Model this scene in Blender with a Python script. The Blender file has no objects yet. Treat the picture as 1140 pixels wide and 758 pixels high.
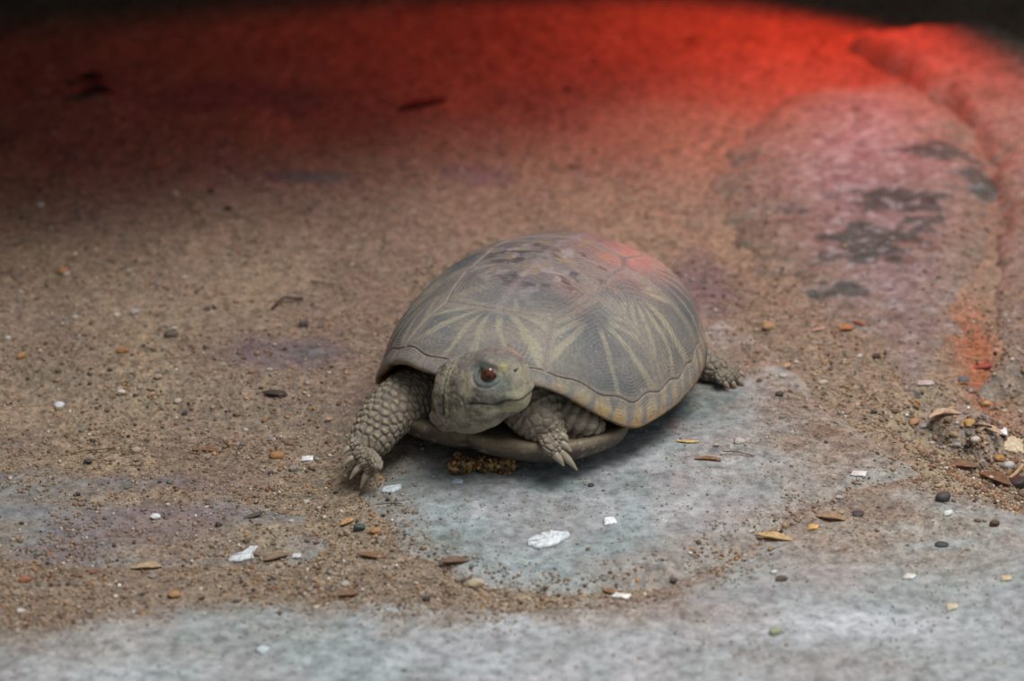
import bpy, math, random
import numpy as np
from mathutils import Vector

# ------------------------------------------------------------ camera, light, exposure
S = bpy.context.scene
COL = S.collection
CM = 0.01                                   # everything below is laid out in centimetres
W, H = 1140, 758
PITCH = math.radians(25.0)
DIST = 120.0
LENS = 125.0
LOOK = np.array([-1.0, 4.8, 0.0])
CAM = LOOK + DIST * np.array([0.0, -math.cos(PITCH), math.sin(PITCH)])
FPX = W * LENS / 36.0

cd = bpy.data.cameras.new('camera'); cam = bpy.data.objects.new('camera', cd); COL.objects.link(cam)
cam.location = Vector(CAM * CM)
cam.rotation_euler = (math.pi / 2 - PITCH, 0, 0)
cd.lens = LENS; cd.sensor_width = 36; cd.clip_start = 0.02; cd.clip_end = 50
cd.dof.use_dof = True; cd.dof.focus_distance = (DIST - 9.0) * CM; cd.dof.aperture_fstop = 10
S.camera = cam
S.view_settings.view_transform = 'Standard'; S.view_settings.look = 'None'
S.view_settings.gamma = 1; S.view_settings.use_curve_mapping = False
S.view_settings.exposure = 0.0

w = bpy.data.worlds.new('world'); S.world = w; w.use_nodes = True
bg = w.node_tree.nodes['Background']
bg.inputs[0].default_value = (0.90, 0.96, 1.0, 1); bg.inputs[1].default_value = 0.33

def lamp(name, kind, loc, target, energy, color, **kw):
    l = bpy.data.lights.new(name, kind); o = bpy.data.objects.new(name, l); COL.objects.link(o)
    l.energy = energy; l.color = color
    for k, v in kw.items(): setattr(l, k, v)
    o.location = Vector(loc) * CM
    o.rotation_euler = (Vector(target) - Vector(loc)).to_track_quat('-Z', 'Y').to_euler()
    return o
# daylight from an open front, high and a little to the right
lamp('daylight', 'AREA', (52, -44, 182), (14, -30, 0), 6.6, (1.0, 0.98, 0.95), shape='RECTANGLE', size=1.3, size_y=1.0, spread=math.radians(62))
# red basking lamp hanging low at the back right
lamp('heat_lamp_light', 'SPOT', (13.0, 33.0, 12.0), (6.0, 23.6, 0), 1.35, (1.0, 0.06, 0.025),
     spot_size=math.radians(112), spot_blend=0.22, shadow_soft_size=0.012)

# ------------------------------------------------------------ layout helpers
cp, sp = math.cos(PITCH), math.sin(PITCH)
def ray(px, py):
    a = (px - W / 2) / FPX; b = (H / 2 - py) / FPX
    return np.array([a, cp + b * sp, -sp + b * cp])
def g(px, py, z=0.0):                       # where a picture point meets the level z
    d = ray(px, py); t = (z - CAM[2]) / d[2]; return CAM + d * t
def at(px, py, y):                          # ... or the upright plane y
    d = ray(px, py); t = (y - CAM[1]) / d[1]; return CAM + d * t
def gp(l, z=0.0): return np.array([g(a, b, z)[:2] for a, b in l])

def lin(c):
    c = np.asarray(c, float) / 255.0
    return np.where(c <= 0.04045, c / 12.92, ((c + 0.055) / 1.055) ** 2.4)
def sm(a, b, x):
    t = np.clip((x - a) / (b - a), 0, 1); return t * t * (3 - 2 * t)
def _h(ix, iy, iz, seed):
    n = (ix.astype(np.int64) * 374761393 + iy.astype(np.int64) * 668265263 + iz.astype(np.int64) * 2147483647 + seed * 1274126177) & 0xffffffff
    n = ((n ^ (n >> 13)) * 1274126177) & 0xffffffff
    n = ((n ^ (n >> 15)) * 2246822519) & 0xffffffff
    return ((n ^ (n >> 16)) & 0xffffff) / float(0xffffff)
def vn(x, y, z=0.0, seed=0):
    x, y, z = np.broadcast_arrays(np.asarray(x, float), np.asarray(y, float), np.asarray(z, float))
    ix, iy, iz = np.floor(x), np.floor(y), np.floor(z)
    fx, fy, fz = x - ix, y - iy, z - iz
    fx, fy, fz = [f * f * (3 - 2 * f) for f in (fx, fy, fz)]
    r = 0
    for dx in (0, 1):
        for dy in (0, 1):
            for dz in (0, 1):
                r = r + _h(ix + dx, iy + dy, iz + dz, seed) * (fx if dx else 1 - fx) * (fy if dy else 1 - fy) * (fz if dz else 1 - fz)
    return r
def fbm(x, y, z=0.0, seed=0, o=4):          # about -0.5 .. 0.5
    r = 0; a = 0.5; t = 0; f = 1.0
    for i in range(o):
        r = r + a * vn(np.asarray(x) * f, np.asarray(y) * f, np.asarray(z) * f, seed + i); t += a; a *= 0.5; f *= 2.03
    return r / t - 0.5
def mix(a, b, t):
    t = np.asarray(t)[..., None]; return np.asarray(a) * (1 - t) + np.asarray(b) * t

def poly_sdf(P, x, y):                      # negative inside
    d = np.full(x.shape, 1e9); ins = np.zeros(x.shape, bool); n = len(P)
    for i in range(n):
        a = P[i]; b = P[(i + 1) % n]; e = b - a
        t = np.clip(((x - a[0]) * e[0] + (y - a[1]) * e[1]) / (e @ e), 0, 1)
        d = np.minimum(d, np.hypot(x - a[0] - t * e[0], y - a[1] - t * e[1]))
        c = (a[1] > y) != (b[1] > y)
        ins ^= c & (x < (b[0] - a[0]) * (y - a[1]) / (b[1] - a[1] + 1e-12) + a[0])
    return np.where(ins, -d, d)
def line_d(P, x, y):
    d = np.full(x.shape, 1e9)
    for a, b in zip(P[:-1], P[1:]):
        e = b - a; t = np.clip(((x - a[0]) * e[0] + (y - a[1]) * e[1]) / (e @ e), 0, 1)
        d = np.minimum(d, np.hypot(x - a[0] - t * e[0], y - a[1] - t * e[1]))
    return d

# ------------------------------------------------------------ object helpers
def mesh(name, V, F, mat=None, col=None, sand=None, smooth=True):
    V = np.asarray(V, float).reshape(-1, 3) * CM
    me = bpy.data.meshes.new(name)
    F = np.asarray(F) if not isinstance(F, list) else F
    if isinstance(F, np.ndarray):
        k = F.shape[1]
        me.vertices.add(len(V)); me.vertices.foreach_set('co', V.ravel())
        me.loops.add(F.size); me.loops.foreach_set('vertex_index', F.ravel().astype(np.int32))
        me.polygons.add(len(F)); me.polygons.foreach_set('loop_start', np.arange(0, F.size, k, dtype=np.int32))
        me.polygons.foreach_set('loop_total', np.full(len(F), k, dtype=np.int32))
        me.update(calc_edges=True)
    else:
        me.from_pydata([tuple(v) for v in V], [], F); me.update()
    me.validate()
    if smooth: me.polygons.foreach_set('use_smooth', np.ones(len(me.polygons), bool))
    if col is not None:
        c = np.ones((len(V), 4)); c[:, :3] = np.clip(np.asarray(col).reshape(-1, 3), 0, 1)
        if sand is not None: c[:, 3] = np.asarray(sand).ravel()
        at_ = me.color_attributes.new('Col', 'FLOAT_COLOR', 'POINT'); at_.data.foreach_set('color', c.ravel())
    if mat: me.materials.append(mat)
    return me
def obj(name, me, parent=None, loc=None):
    o = bpy.data.objects.new(name, me); COL.objects.link(o)
    if parent: o.parent = parent
    if loc is not None: o.location = Vector(loc) * CM
    return o
def tag(o, label, cat, group=None, kind=None):
    if label: o['label'] = label
    if cat: o['category'] = cat
    if group: o['group'] = group
    if kind: o['kind'] = kind
    return o
def gridfaces(na, nr, wrap=True, off=0):
    i = np.arange(na - 1)[:, None]; j = np.arange(nr if wrap else nr - 1)[None, :]
    j2 = (j + 1) % nr
    a = i * nr + j; b = i * nr + j2; c = (i + 1) * nr + j2; d = (i + 1) * nr + j
    return np.stack([a, b, c, d], -1).reshape(-1, 4) + off
def gnormals(V, wrap=True):                 # V (na,nr,3)
    du = np.gradient(V, axis=0)
    if wrap: dv = (np.roll(V, -1, 1) - np.roll(V, 1, 1)) / 2
    else: dv = np.gradient(V, axis=1)
    n = np.cross(dv, du); l = np.linalg.norm(n, axis=-1, keepdims=True)
    return n / np.maximum(l, 1e-9)
def catmull(P, n):
    P = np.asarray(P, float); m = len(P)
    Q = np.vstack([2 * P[0] - P[1], P, 2 * P[-1] - P[-2]])
    t = np.linspace(0, m - 1, n); i = np.minimum(t.astype(int), m - 2); f = (t - i)[:, None]
    a, b, c, d = Q[i], Q[i + 1], Q[i + 2], Q[i + 3]
    return 0.5 * (2 * b + (c - a) * f + (2 * a - 5 * b + 4 * c - d) * f ** 2 + (3 * b - a - 3 * c + d) * f ** 3)

# ------------------------------------------------------------ materials
def nodes(name):
    m = bpy.data.materials.new(name); m.use_nodes = True; nt = m.node_tree
    return m, nt, nt.nodes['Principled BSDF']
def N(nt, t, **kw):
    n = nt.nodes.new(t)
    for k, v in kw.items():
        if k.startswith('i_'): n.inputs[k[2:].replace('_', ' ')].default_value = v
        else: setattr(n, k, v)
    return n
def MX(nt, f, a, b, mode='MIX'):
    n = nt.nodes.new('ShaderNodeMix'); n.data_type = 'RGBA'; n.blend_type = mode
    for s, v in ((0, f), (6, a), (7, b)):
        if isinstance(v, bpy.types.NodeSocket): nt.links.new(v, n.inputs[s])
        else: n.inputs[s].default_value = v
    return n.outputs[2]
def ramp(nt, src, stops):
    r = nt.nodes.new('ShaderNodeValToRGB'); cr = r.color_ramp
    while len(cr.elements) < len(stops): cr.elements.new(0.5)
    for e, (p, c) in zip(cr.elements, stops):
        e.position = p; e.color = (*c, 1) if len(c) == 3 else c
    nt.links.new(src, r.inputs[0]); return r.outputs[0]
def g3(v): return (v, v, v)

def ground_mat(name, rough=0.85):           # colour attribute gives stone / dirt, alpha gives how sandy it is
    m, nt, P = nodes(name); L = nt.links
    at_ = N(nt, 'ShaderNodeAttribute', attribute_name='Col')
    tc = N(nt, 'ShaderNodeTexCoord')
    n1 = N(nt, 'ShaderNodeTexNoise', i_Scale=260.0, i_Detail=4.0, i_Roughness=0.7); L.new(tc.outputs['Object'], n1.inputs['Vector'])
    n2 = N(nt, 'ShaderNodeTexNoise', i_Scale=900.0, i_Detail=2.0); L.new(tc.outputs['Object'], n2.inputs['Vector'])
    v = N(nt, 'ShaderNodeTexVoronoi', i_Scale=950.0); L.new(tc.outputs['Object'], v.inputs['Vector'])
    sep = N(nt, 'ShaderNodeSeparateColor'); L.new(v.outputs['Color'], sep.inputs[0])
    m1 = ramp(nt, n1.outputs[0], [(0.30, g3(0.52)), (0.5, g3(1.0)), (0.70, g3(1.42))])
    c = MX(nt, 1.0, at_.outputs['Color'], m1, 'MULTIPLY')
    grain = ramp(nt, sep.outputs[0], [(0.0, (0.55, 0.50, 0.47)), (0.18, (0.85, 0.81, 0.78)), (0.55, (1.0, 0.97, 0.93)), (0.80, (1.18, 1.10, 0.98)), (0.95, (1.4, 1.35, 1.3)), (1.0, (1.3, 0.95, 0.7))])
    gr = MX(nt, 1.0, c, grain, 'MULTIPLY')
    c2 = MX(nt, at_.outputs['Alpha'], c, gr)
    L.new(c2, P.inputs['Base Color'])
    P.inputs['Roughness'].default_value = rough; P.inputs['Specular IOR Level'].default_value = 0.3
    mul = N(nt, 'ShaderNodeMath', operation='MULTIPLY'); L.new(v.outputs['Distance'], mul.inputs[0]); L.new(at_.outputs['Alpha'], mul.inputs[1])
    add = N(nt, 'ShaderNodeMath', operation='MULTIPLY_ADD'); L.new(n1.outputs[0], add.inputs[0]); add.inputs[1].default_value = 0.9; L.new(mul.outputs[0], add.inputs[2])
    add2 = N(nt, 'ShaderNodeMath', operation='MULTIPLY_ADD'); L.new(n2.outputs[0], add2.inputs[0]); add2.inputs[1].default_value = 0.3; L.new(add.outputs[0], add2.inputs[2])
    b = N(nt, 'ShaderNodeBump', i_Strength=0.55, i_Distance=0.0009); L.new(add2.outputs[0], b.inputs['Height']); L.new(b.outputs[0], P.inputs['Normal'])
    return m
def attr_mat(name, rough=0.7, scale=700.0, amp=0.25, bump=0.3, dist=0.0004, spec=0.3):
    m, nt, P = nodes(name); L = nt.links
    at_ = N(nt, 'ShaderNodeAttribute', attribute_name='Col'); tc = N(nt, 'ShaderNodeTexCoord')
    n1 = N(nt, 'ShaderNodeTexNoise', i_Scale=scale, i_Detail=3.0, i_Roughness=0.65); L.new(tc.outputs['Object'], n1.inputs['Vector'])
    m1 = ramp(nt, n1.outputs[0], [(0.3, g3(1 - amp)), (0.7, g3(1 + amp))])
    L.new(MX(nt, 1.0, at_.outputs['Color'], m1, 'MULTIPLY'), P.inputs['Base Color'])
    P.inputs['Roughness'].default_value = rough; P.inputs['Specular IOR Level'].default_value = spec
    b = N(nt, 'ShaderNodeBump', i_Strength=bump, i_Distance=dist); L.new(n1.outputs[0], b.inputs['Height']); L.new(b.outputs[0], P.inputs['Normal'])
    return m
def obj_mat(name, rough=0.6, scale=900.0, amp=0.3):   # colour comes from each object's own colour
    m, nt, P = nodes(name); L = nt.links
    oi = N(nt, 'ShaderNodeObjectInfo'); tc = N(nt, 'ShaderNodeTexCoord')
    n1 = N(nt, 'ShaderNodeTexNoise', i_Scale=scale, i_Detail=3.0); L.new(tc.outputs['Object'], n1.inputs['Vector'])
    m1 = ramp(nt, n1.outputs[0], [(0.3, g3(1 - amp)), (0.7, g3(1 + amp))])
    L.new(MX(nt, 1.0, oi.outputs['Color'], m1, 'MULTIPLY'), P.inputs['Base Color'])
    P.inputs['Roughness'].default_value = rough
    b = N(nt, 'ShaderNodeBump', i_Strength=0.4, i_Distance=0.0005); L.new(n1.outputs[0], b.inputs['Height']); L.new(b.outputs[0], P.inputs['Normal'])
    return m
M_ground = ground_mat('sandy_ground')
M_stone = ground_mat('flagstone', 0.8)
M_shell = attr_mat('turtle_shell', 0.55, 900.0, 0.20, 0.35, 0.0003, 0.35)
M_skin = attr_mat('turtle_skin', 0.62, 1100.0, 0.22, 0.35, 0.0003, 0.4)
M_grain = attr_mat('sand_grain', 0.6, 800.0, 0.15, 0.1)
M_pebble = obj_mat('pebble', 0.55)
M_litter = obj_mat('plant_litter', 0.7)
M_claw = obj_mat('claw', 0.4, 500.0, 0.15)
M_eye = attr_mat('eye', 0.12, 500.0, 0.1, 0.0, spec=0.6)
M_dark = obj_mat('shade_rock', 0.9, 60.0, 0.3)  # for the added roof and walls that block light

# ------------------------------------------------------------ ground heights
POCKET = gp([(985, 470), (1040, 440), (1075, 425), (1090, 400), (1200, 395), (1240, 600), (1120, 556), (1060, 525)])
EDGE = gp([(770, 262), (815, 318), (850, 365), (890, 405), (945, 445), (1000, 490), (1050, 526), (1110, 548), (1200, 570)])
LEFTLOW = gp([(300, 440), (395, 470), (405, 500), (395, 600), (330, 640), (150, 640), (0, 620), (-100, 520), (0, 400)])
TR1 = gp([(300, 600), (400, 612), (450, 640), (520, 662), (620, 668), (720, 655), (800, 618), (880, 580)])
TR2 = gp([(-100, 690), (60, 668), (200, 660), (330, 648), (450, 655)])
SLABS = {
 'A': dict(P=gp([(418, 520), (405, 560), (440, 616), (520, 655), (640, 663), (745, 648), (830, 610), (905, 574), (985, 550), (1040, 530), (985, 482), (925, 440), (880, 400), (848, 368), (800, 350), (700, 380), (560, 430), (440, 480)]), z=0.12, ro=1.6),
 'B': dict(P=gp([(-150, 700), (60, 684), (250, 656), (420, 660), (560, 668), (720, 656), (800, 618), (860, 575), (940, 530), (1000, 512), (1062, 536), (1130, 560), (1260, 590), (1300, 900), (-200, 900)]), z=0.12, ro=1.7),
 'C': dict(P=gp([(-80, 520), (60, 505), (200, 520), (350, 560), (385, 600), (300, 628), (120, 640), (-80, 640)]), z=-0.12, ro=1.6),
 'D': dict(P=gp([(800, 205), (900, 120), (1000, 105), (1070, 150), (1106, 215), (1104, 300), (1082, 395), (1062, 430), (1015, 462), (975, 445), (960, 400), (900, 350), (850, 290)]), z=0.08, ro=2.2),
 'E': dict(P=gp([(960, 60), (1080, 50), (1300, 120), (1300, 380), (1120, 420), (1092, 425), (1100, 340), (1122, 240), (1108, 185), (1060, 125)]), z=0.35, ro=0.9),
 'F': dict(P=gp([(1040, 452), (1075, 440), (1105, 448), (1118, 470), (1095, 486), (1058, 478)]), z=-0.12, ro=0.7),
}
def floor_z(x, y):
    z = 0.05 + 0.30 * fbm(x * .22, y * .22, 0, 3, 3) + 0.10 * fbm(x * 1.1, y * 1.1, 0, 9, 3)
    z = z - 0.55 * sm(1.2, -2.0, poly_sdf(LEFTLOW, x, y))
    z = z - 0.75 * sm(0.6, -1.2, poly_sdf(POCKET, x, y))
    # the sand lies lower behind the slab edge
    de = line_d(EDGE, x, y)
    side = (x - EDGE[0, 0]) * (EDGE[-1, 1] - EDGE[0, 1]) - (y - EDGE[0, 1]) * (EDGE[-1, 0] - EDGE[0, 0])
    z = z - 0.35 * np.exp(-(de / 2.2) ** 2) * (side < 0)
    z = z - 0.12 * np.exp(-(line_d(TR1, x, y) / 0.9) ** 2) - 0.08 * np.exp(-(line_d(TR2, x, y) / 1.0) ** 2)
    z = z - 0.22 * sm(0.3, -1.5, poly_sdf(SLABS['A']['P'], x, y)) - 0.35 * sm(0.2, -1.5, poly_sdf(SLABS['B']['P'], x, y))
    z = z + 0.035 * sm(18, 60, y) * (y - 18)
    return z
def slab_z(k, x, y, full=False):
    s = SLABS[k]
    d = poly_sdf(s['P'], x, y) + 1.1 * fbm(x * .55, y * .55, 0, 20 + ord(k), 3) + 0.25 * fbm(x * 2.5, y * 2.5, 0, 40, 2)
    top = s['z'] + 0.22 * fbm(x * .28, y * .28, 0, 60 + ord(k), 3) + 0.07 * fbm(x * 1.3, y * 1.3, 0, 61, 3)
    if k == 'D': top = top + 0.05 * (y - g(960, 420)[1]) * 0.8
    if k == 'E': top = top + 0.04 * (y - 10)
    e = np.clip((d + s['ro']) / s['ro'], 0, 2.2)
    z = top - 0.33 * e ** 2.2 * (1.5 if k in 'DE' else 1.0)
    return z
def all_z(x, y):
    x = np.asarray(x, float); y = np.asarray(y, float)
    z = floor_z(x, y)
    for k in SLABS:
        inside = poly_sdf(SLABS[k]['P'], x, y) < 1.0
        z = np.where(inside, np.maximum(z, slab_z(k, x, y)), z)
    return z
HGX = np.arange(-26, 30, .12); HGY = np.arange(-26, 46, .15); HG = None
def z1(x, y):                                # ground height looked up in a fine table
    global HG
    if HG is None: HG = all_z(*np.meshgrid(HGX, HGY))
    i = min(max((x - HGX[0]) / .12, 0), len(HGX) - 2); j = min(max((y - HGY[0]) / .15, 0), len(HGY) - 2)
    a, b = int(i), int(j); u, v = i - a, j - b
    return float((HG[b, a] * (1 - u) + HG[b, a + 1] * u) * (1 - v) + (HG[b + 1, a] * (1 - u) + HG[b + 1, a + 1] * u) * v)
def on(px, py):                              # point on the ground surface seen at a picture point
    z = 0.0
    for _ in range(4):
        p = g(px, py, z); z = z1(p[0], p[1])
    return np.array([p[0], p[1], z])

SAND = lin((149, 136, 118)); SANDD = lin((128, 115, 105)); STONE = lin((148, 156, 158)); MAUVE = lin((146, 132, 134)); PALE = lin((190, 194, 200)); TEAL = lin((78, 100, 98))

def blobs(l, x, y):
    r = np.zeros(x.shape)
    for px, py, rx, ry, a in l:
        p = g(px, py); sx = rx / 33.0; sy = ry / 14.0
        q = ((x - p[0]) / sx) ** 2 + ((y - p[1]) / sy) ** 2
        r = np.maximum(r, a * np.exp(-q))
    return r
# floor
xs = np.concatenate([np.arange(-70, -24, 2.0), np.arange(-24, 26, 0.17), np.arange(26, 72, 2.0)])
ys = np.concatenate([np.arange(-60, -20, 2.0), np.arange(-20, 42, 0.2), np.arange(42, 82, 1.0)])
X, Y = np.meshgrid(xs, ys)
Z = floor_z(X, Y)
sandm = np.clip(0.85 + 0.5 * fbm(X * .5, Y * .35, 0, 71, 4), 0, 1)
stoney = blobs([(240, 110, 90, 22, .9), (340, 200, 60, 10, 1), (90, 590, 90, 14, .5), (250, 575, 90, 12, .4), (340, 395, 70, 18, .75), (60, 150, 90, 60, .35), (600, 110, 80, 30, .35), (760, 330, 80, 40, .5), (330, 120, 60, 20, .8), (540, 200, 60, 20, .4), (20, 480, 60, 20, .4), (150, 530, 120, 14, .6)], X, Y)
stoney = np.clip(stoney * 1.2 + 1.1 * fbm(X * .35, Y * .25, 0, 81, 4) - 0.05, 0, 1)
c = mix(mix(SAND, SANDD, np.clip(0.5 + 1.6 * fbm(X * .3, Y * .2, 0, 55, 4), 0, 1)), MAUVE * .62, sm(.15, .7, stoney))
grey = blobs([(340, 200, 60, 9, 1), (320, 105, 70, 16, .8), (350, 395, 60, 14, .6), (90, 590, 80, 12, .7), (250, 575, 80, 10, .7), (430, 60, 40, 10, .3)], X, Y)
c = mix(c, TEAL * 1.15, sm(.3, .9, grey + 0.9 * fbm(X * .9, Y * .9, 0, 90, 3)) * .55)
specks = sm(.16, .26, fbm(X * 2.2, Y * 1.7, 0, 33, 3)) * sm(0, 20, Y)
c = mix(c, c * .55, specks * .7)
glow_tint = blobs([(1090, 400, 26, 60, 1), (700, 160, 200, 60, .25), (900, 110, 150, 40, .3)], X, Y)
c = mix(c, lin((165, 95, 62)), glow_tint * .8)  # red lamp glow painted into the ground colour
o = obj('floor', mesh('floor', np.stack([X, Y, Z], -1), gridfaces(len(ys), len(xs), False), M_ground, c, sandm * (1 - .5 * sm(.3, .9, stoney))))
tag(o, None, None, kind='structure')

# flagstones: closed bodies, top surface and a skirt
SL = {
 'A': 'flat blue-grey flagstone that the box turtle stands on',
 'B': 'wide pale grey flagstone across the front, out of focus, with sandy patches',
 'C': 'grey flagstone at the left mostly buried under coarse sand',
 'D': 'mauve rock behind the turtle on the right, with dark green-grey blotches',
 'E': 'rounded rock at the far right edge behind the reddish crevice',
 'F': 'small purplish-grey stone in the gritty hollow at the right'}
for k, s in SLABS.items():
    P = s['P']; x0, y0 = P.min(0) - .6; x1, y1 = P.max(0) + .6
    x0 = max(x0, -27); x1 = min(x1, 32); y0 = max(y0, -30)
    st = 0.14 if k in 'AFD' else 0.19
    xs = np.arange(x0, x1, st); ys = np.arange(y0, y1, st)
    X, Y = np.meshgrid(xs, ys); d = poly_sdf(P, X, Y); Z = slab_z(k, X, Y)
    Z = np.maximum(Z, s['z'] - 2.4)
    n1 = fbm(X * .35, Y * .35, 0, 100 + ord(k), 4); n2 = fbm(X * .9, Y * .9, 0, 120 + ord(k), 4); n3 = fbm(X * .16, Y * .3, 0, 130, 3)
    if k in 'AB':
        c = mix(STONE, MAUVE, np.clip(.35 + 2.4 * n1, 0, 1) * .5)
        c = mix(c, PALE, sm(.05, .3, n2 + n3) * .32)
        c = mix(c, TEAL * 1.5, sm(.06, .25, fbm(X * .7, Y * .7, 0, 77, 4)) * .22)
        sd = sm(-2.8, .2, d + 4.2 * n2 + 1.5 * n1) * .9
        if k == 'A':
            sd = np.maximum(sd, blobs([(930, 480, 130, 80, 1.1), (860, 420, 90, 70, 1.15), (980, 590, 150, 26, .5), (760, 400, 150, 60, .9), (650, 500, 40, 12, .2)], X, Y) * np.clip(.85 + 1.8 * n2, 0, 1.2))
            sd = sd * (1 - .9 * blobs([(700, 470, 120, 22, 1), (820, 440, 40, 18, .8), (560, 540, 120, 30, 1), (620, 600, 150, 40, .8)], X, Y))
            c = mix(c, TEAL * 1.1, blobs([(720, 460, 90, 18, .7), (800, 450, 40, 18, .6), (640, 540, 60, 14, .35), (500, 600, 60, 14, .3), (450, 540, 50, 30, .45)], X, Y))  # teal patches; those right of the shell paint its shadow onto the stone
        else:
            sd = np.maximum(sd, blobs([(980, 590, 170, 40, 1.0), (960, 540, 150, 50, 1.0), (1000, 640, 170, 16, .4), (800, 690, 60, 10, .3), (120, 720, 120, 20, .4), (330, 700, 60, 10, .3), (930, 745, 120, 12, .25)], X, Y) * np.clip(.9 + 2 * n2, 0, 1.2))
            c = mix(c, PALE, blobs([(560, 690, 110, 14, .8), (950, 700, 110, 12, .8), (200, 745, 80, 10, .4)], X, Y) * .8)
    elif k == 'C':
        c = mix(STONE * .75, MAUVE * .7, np.clip(.5 + 2 * n1, 0, 1)); sd = np.clip(.5 + 3.0 * fbm(X * .35, Y * 1.1, 0, 207, 5), 0, 1)
    else:
        c = mix(MAUVE * .85, lin((120, 108, 104)), np.clip(.5 + 2 * n1, 0, 1))
        c = mix(c, PALE * .8, sm(.05, .3, n2) * .4)
        green = blobs([(1045, 190, 46, 12, 1), (1095, 212, 26, 18, 1.2), (1000, 235, 60, 10, .8), (985, 275, 70, 14, .8), (1000, 245, 50, 9, .9), (960, 300, 60, 9, .6), (1020, 260, 40, 8, .8), (1040, 125, 14, 5, .9), (1060, 118, 10, 6, .7), (975, 290, 55, 10, .7), (930, 330, 40, 9, .5), (1095, 130, 20, 9, .8), (1065, 108, 10, 6, .8), (1020, 440, 40, 14, .5), (890, 250, 30, 8, .5)], X, Y)
        c = mix(c, TEAL * .6, sm(.30, .50, green + 1.1 * fbm(X * 1.6, Y * 1.6, 0, 88, 4)) * .95)
        c = mix(c, c * .5, sm(.10, .22, fbm(X * 2.3, Y * 2.3, 0, 34, 4)) * .7); c = mix(c, PALE * .85, sm(.10, .2, fbm(X * 3, Y * 3, 0, 35, 3)) * .4)
        sd = sm(-3.6, .1, d + 4.2 * n2) * .9 * (1 - .8 * sm(.25, .45, green + 1.1 * fbm(X * 1.6, Y * 1.6, 0, 88, 4))) if k != 'E' else np.clip(.75 + 1.5 * n2, 0, 1)
    c = mix(c, mix(SAND, SANDD, np.clip(.5 + 2 * n2, 0, 1)), sd * .85)
    ny, nx = X.shape
    keep = (d < 1.1)
    idx = -np.ones(X.size, int); kk = np.flatnonzero(keep.ravel()); idx[kk] = np.arange(len(kk))
    V = np.stack([X, Y, Z], -1).reshape(-1, 3)[kk]
    F = gridfaces(ny, nx, False); F = idx[F]; F = F[(F >= 0).all(1)]
    used = np.zeros(len(V), bool); used[F.ravel()] = True
    re = np.cumsum(used) - 1; V = V[used]; F = re[F]
    cc = c.reshape(-1, 3)[kk][used]; ss = np.clip(sd, 0, 1).ravel()[kk][used]
    n = len(V); zb = s['z'] - 2.6
    E = np.concatenate([F[:, [0, 1]], F[:, [1, 2]], F[:, [2, 3]], F[:, [3, 0]]])
    key = np.sort(E, 1) @ np.array([n + 1, 1]); u, inv, cnt = np.unique(key, return_inverse=True, return_counts=True)
    B = E[cnt[inv] == 1]
    Vb = V.copy(); Vb[:, 2] = zb
    Fs = np.stack([B[:, 1], B[:, 0], B[:, 0] + n, B[:, 1] + n], 1)
    V2 = np.vstack([V, Vb]); F2 = np.vstack([F, F[:, ::-1] + n, Fs])
    o = obj('flagstone' if k in 'ABC' else 'rock', mesh('flagstone' if k in 'ABC' else 'rock', V2, F2, M_stone, np.vstack([cc, cc]), np.concatenate([ss, ss])))
    tag(o, SL[k], 'stone')

# unseen roof and walls, added to keep light off the back and left
def slab_box(name, x0, x1, y0, y1, zlo, zhi, seed, front=None):
    nx = max(2, int((x1 - x0) / 2)); ny = max(2, int((y1 - y0) / 2))
    gx, gy = np.meshgrid(np.linspace(x0, x1, nx), np.linspace(y0, y1, ny))
    if front: yf = np.interp(gx, [p[0] for p in front], [p[1] for p in front]); gy = yf + (gy - y0) / (y1 - y0) * (y1 - yf)
    lo = np.stack([gx, gy, zlo + 1.5 * fbm(gx * .1, gy * .1, 0, seed)], -1); hi = np.stack([gx, gy, zhi + 1.5 * fbm(gx * .1, gy * .1, 5, seed)], -1)
    F = gridfaces(ny, nx, False); n = nx * ny
    per = list(range(nx)) + [i * nx + nx - 1 for i in range(1, ny)] + [(ny - 1) * nx + i for i in range(nx - 2, -1, -1)] + [i * nx for i in range(ny - 2, 0, -1)]
    per = np.array(per); nxt = np.roll(per, -1)
    Fs = np.stack([per, nxt, nxt + n, per + n], 1)
    o = obj(name, mesh(name, np.vstack([lo.reshape(-1, 3), hi.reshape(-1, 3)]), np.vstack([F[:, ::-1], F + n, Fs]), M_dark))
    o.color = (0.055, 0.042, 0.035, 1); o['kind'] = 'structure'; return o
slab_box('shade_roof', -68, 68, 20, 80, 17.5, 24, 5, [(-68, 0), (-26, 2.5), (-12, 8), (2, 16), (13, 23), (68, 25)])
slab_box('shade_wall_back', -68, 68, 70, 78, -1, 16, 6)
slab_box('shade_wall_left', -68, -34, -45, 70, -1, 42, 7)

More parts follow.
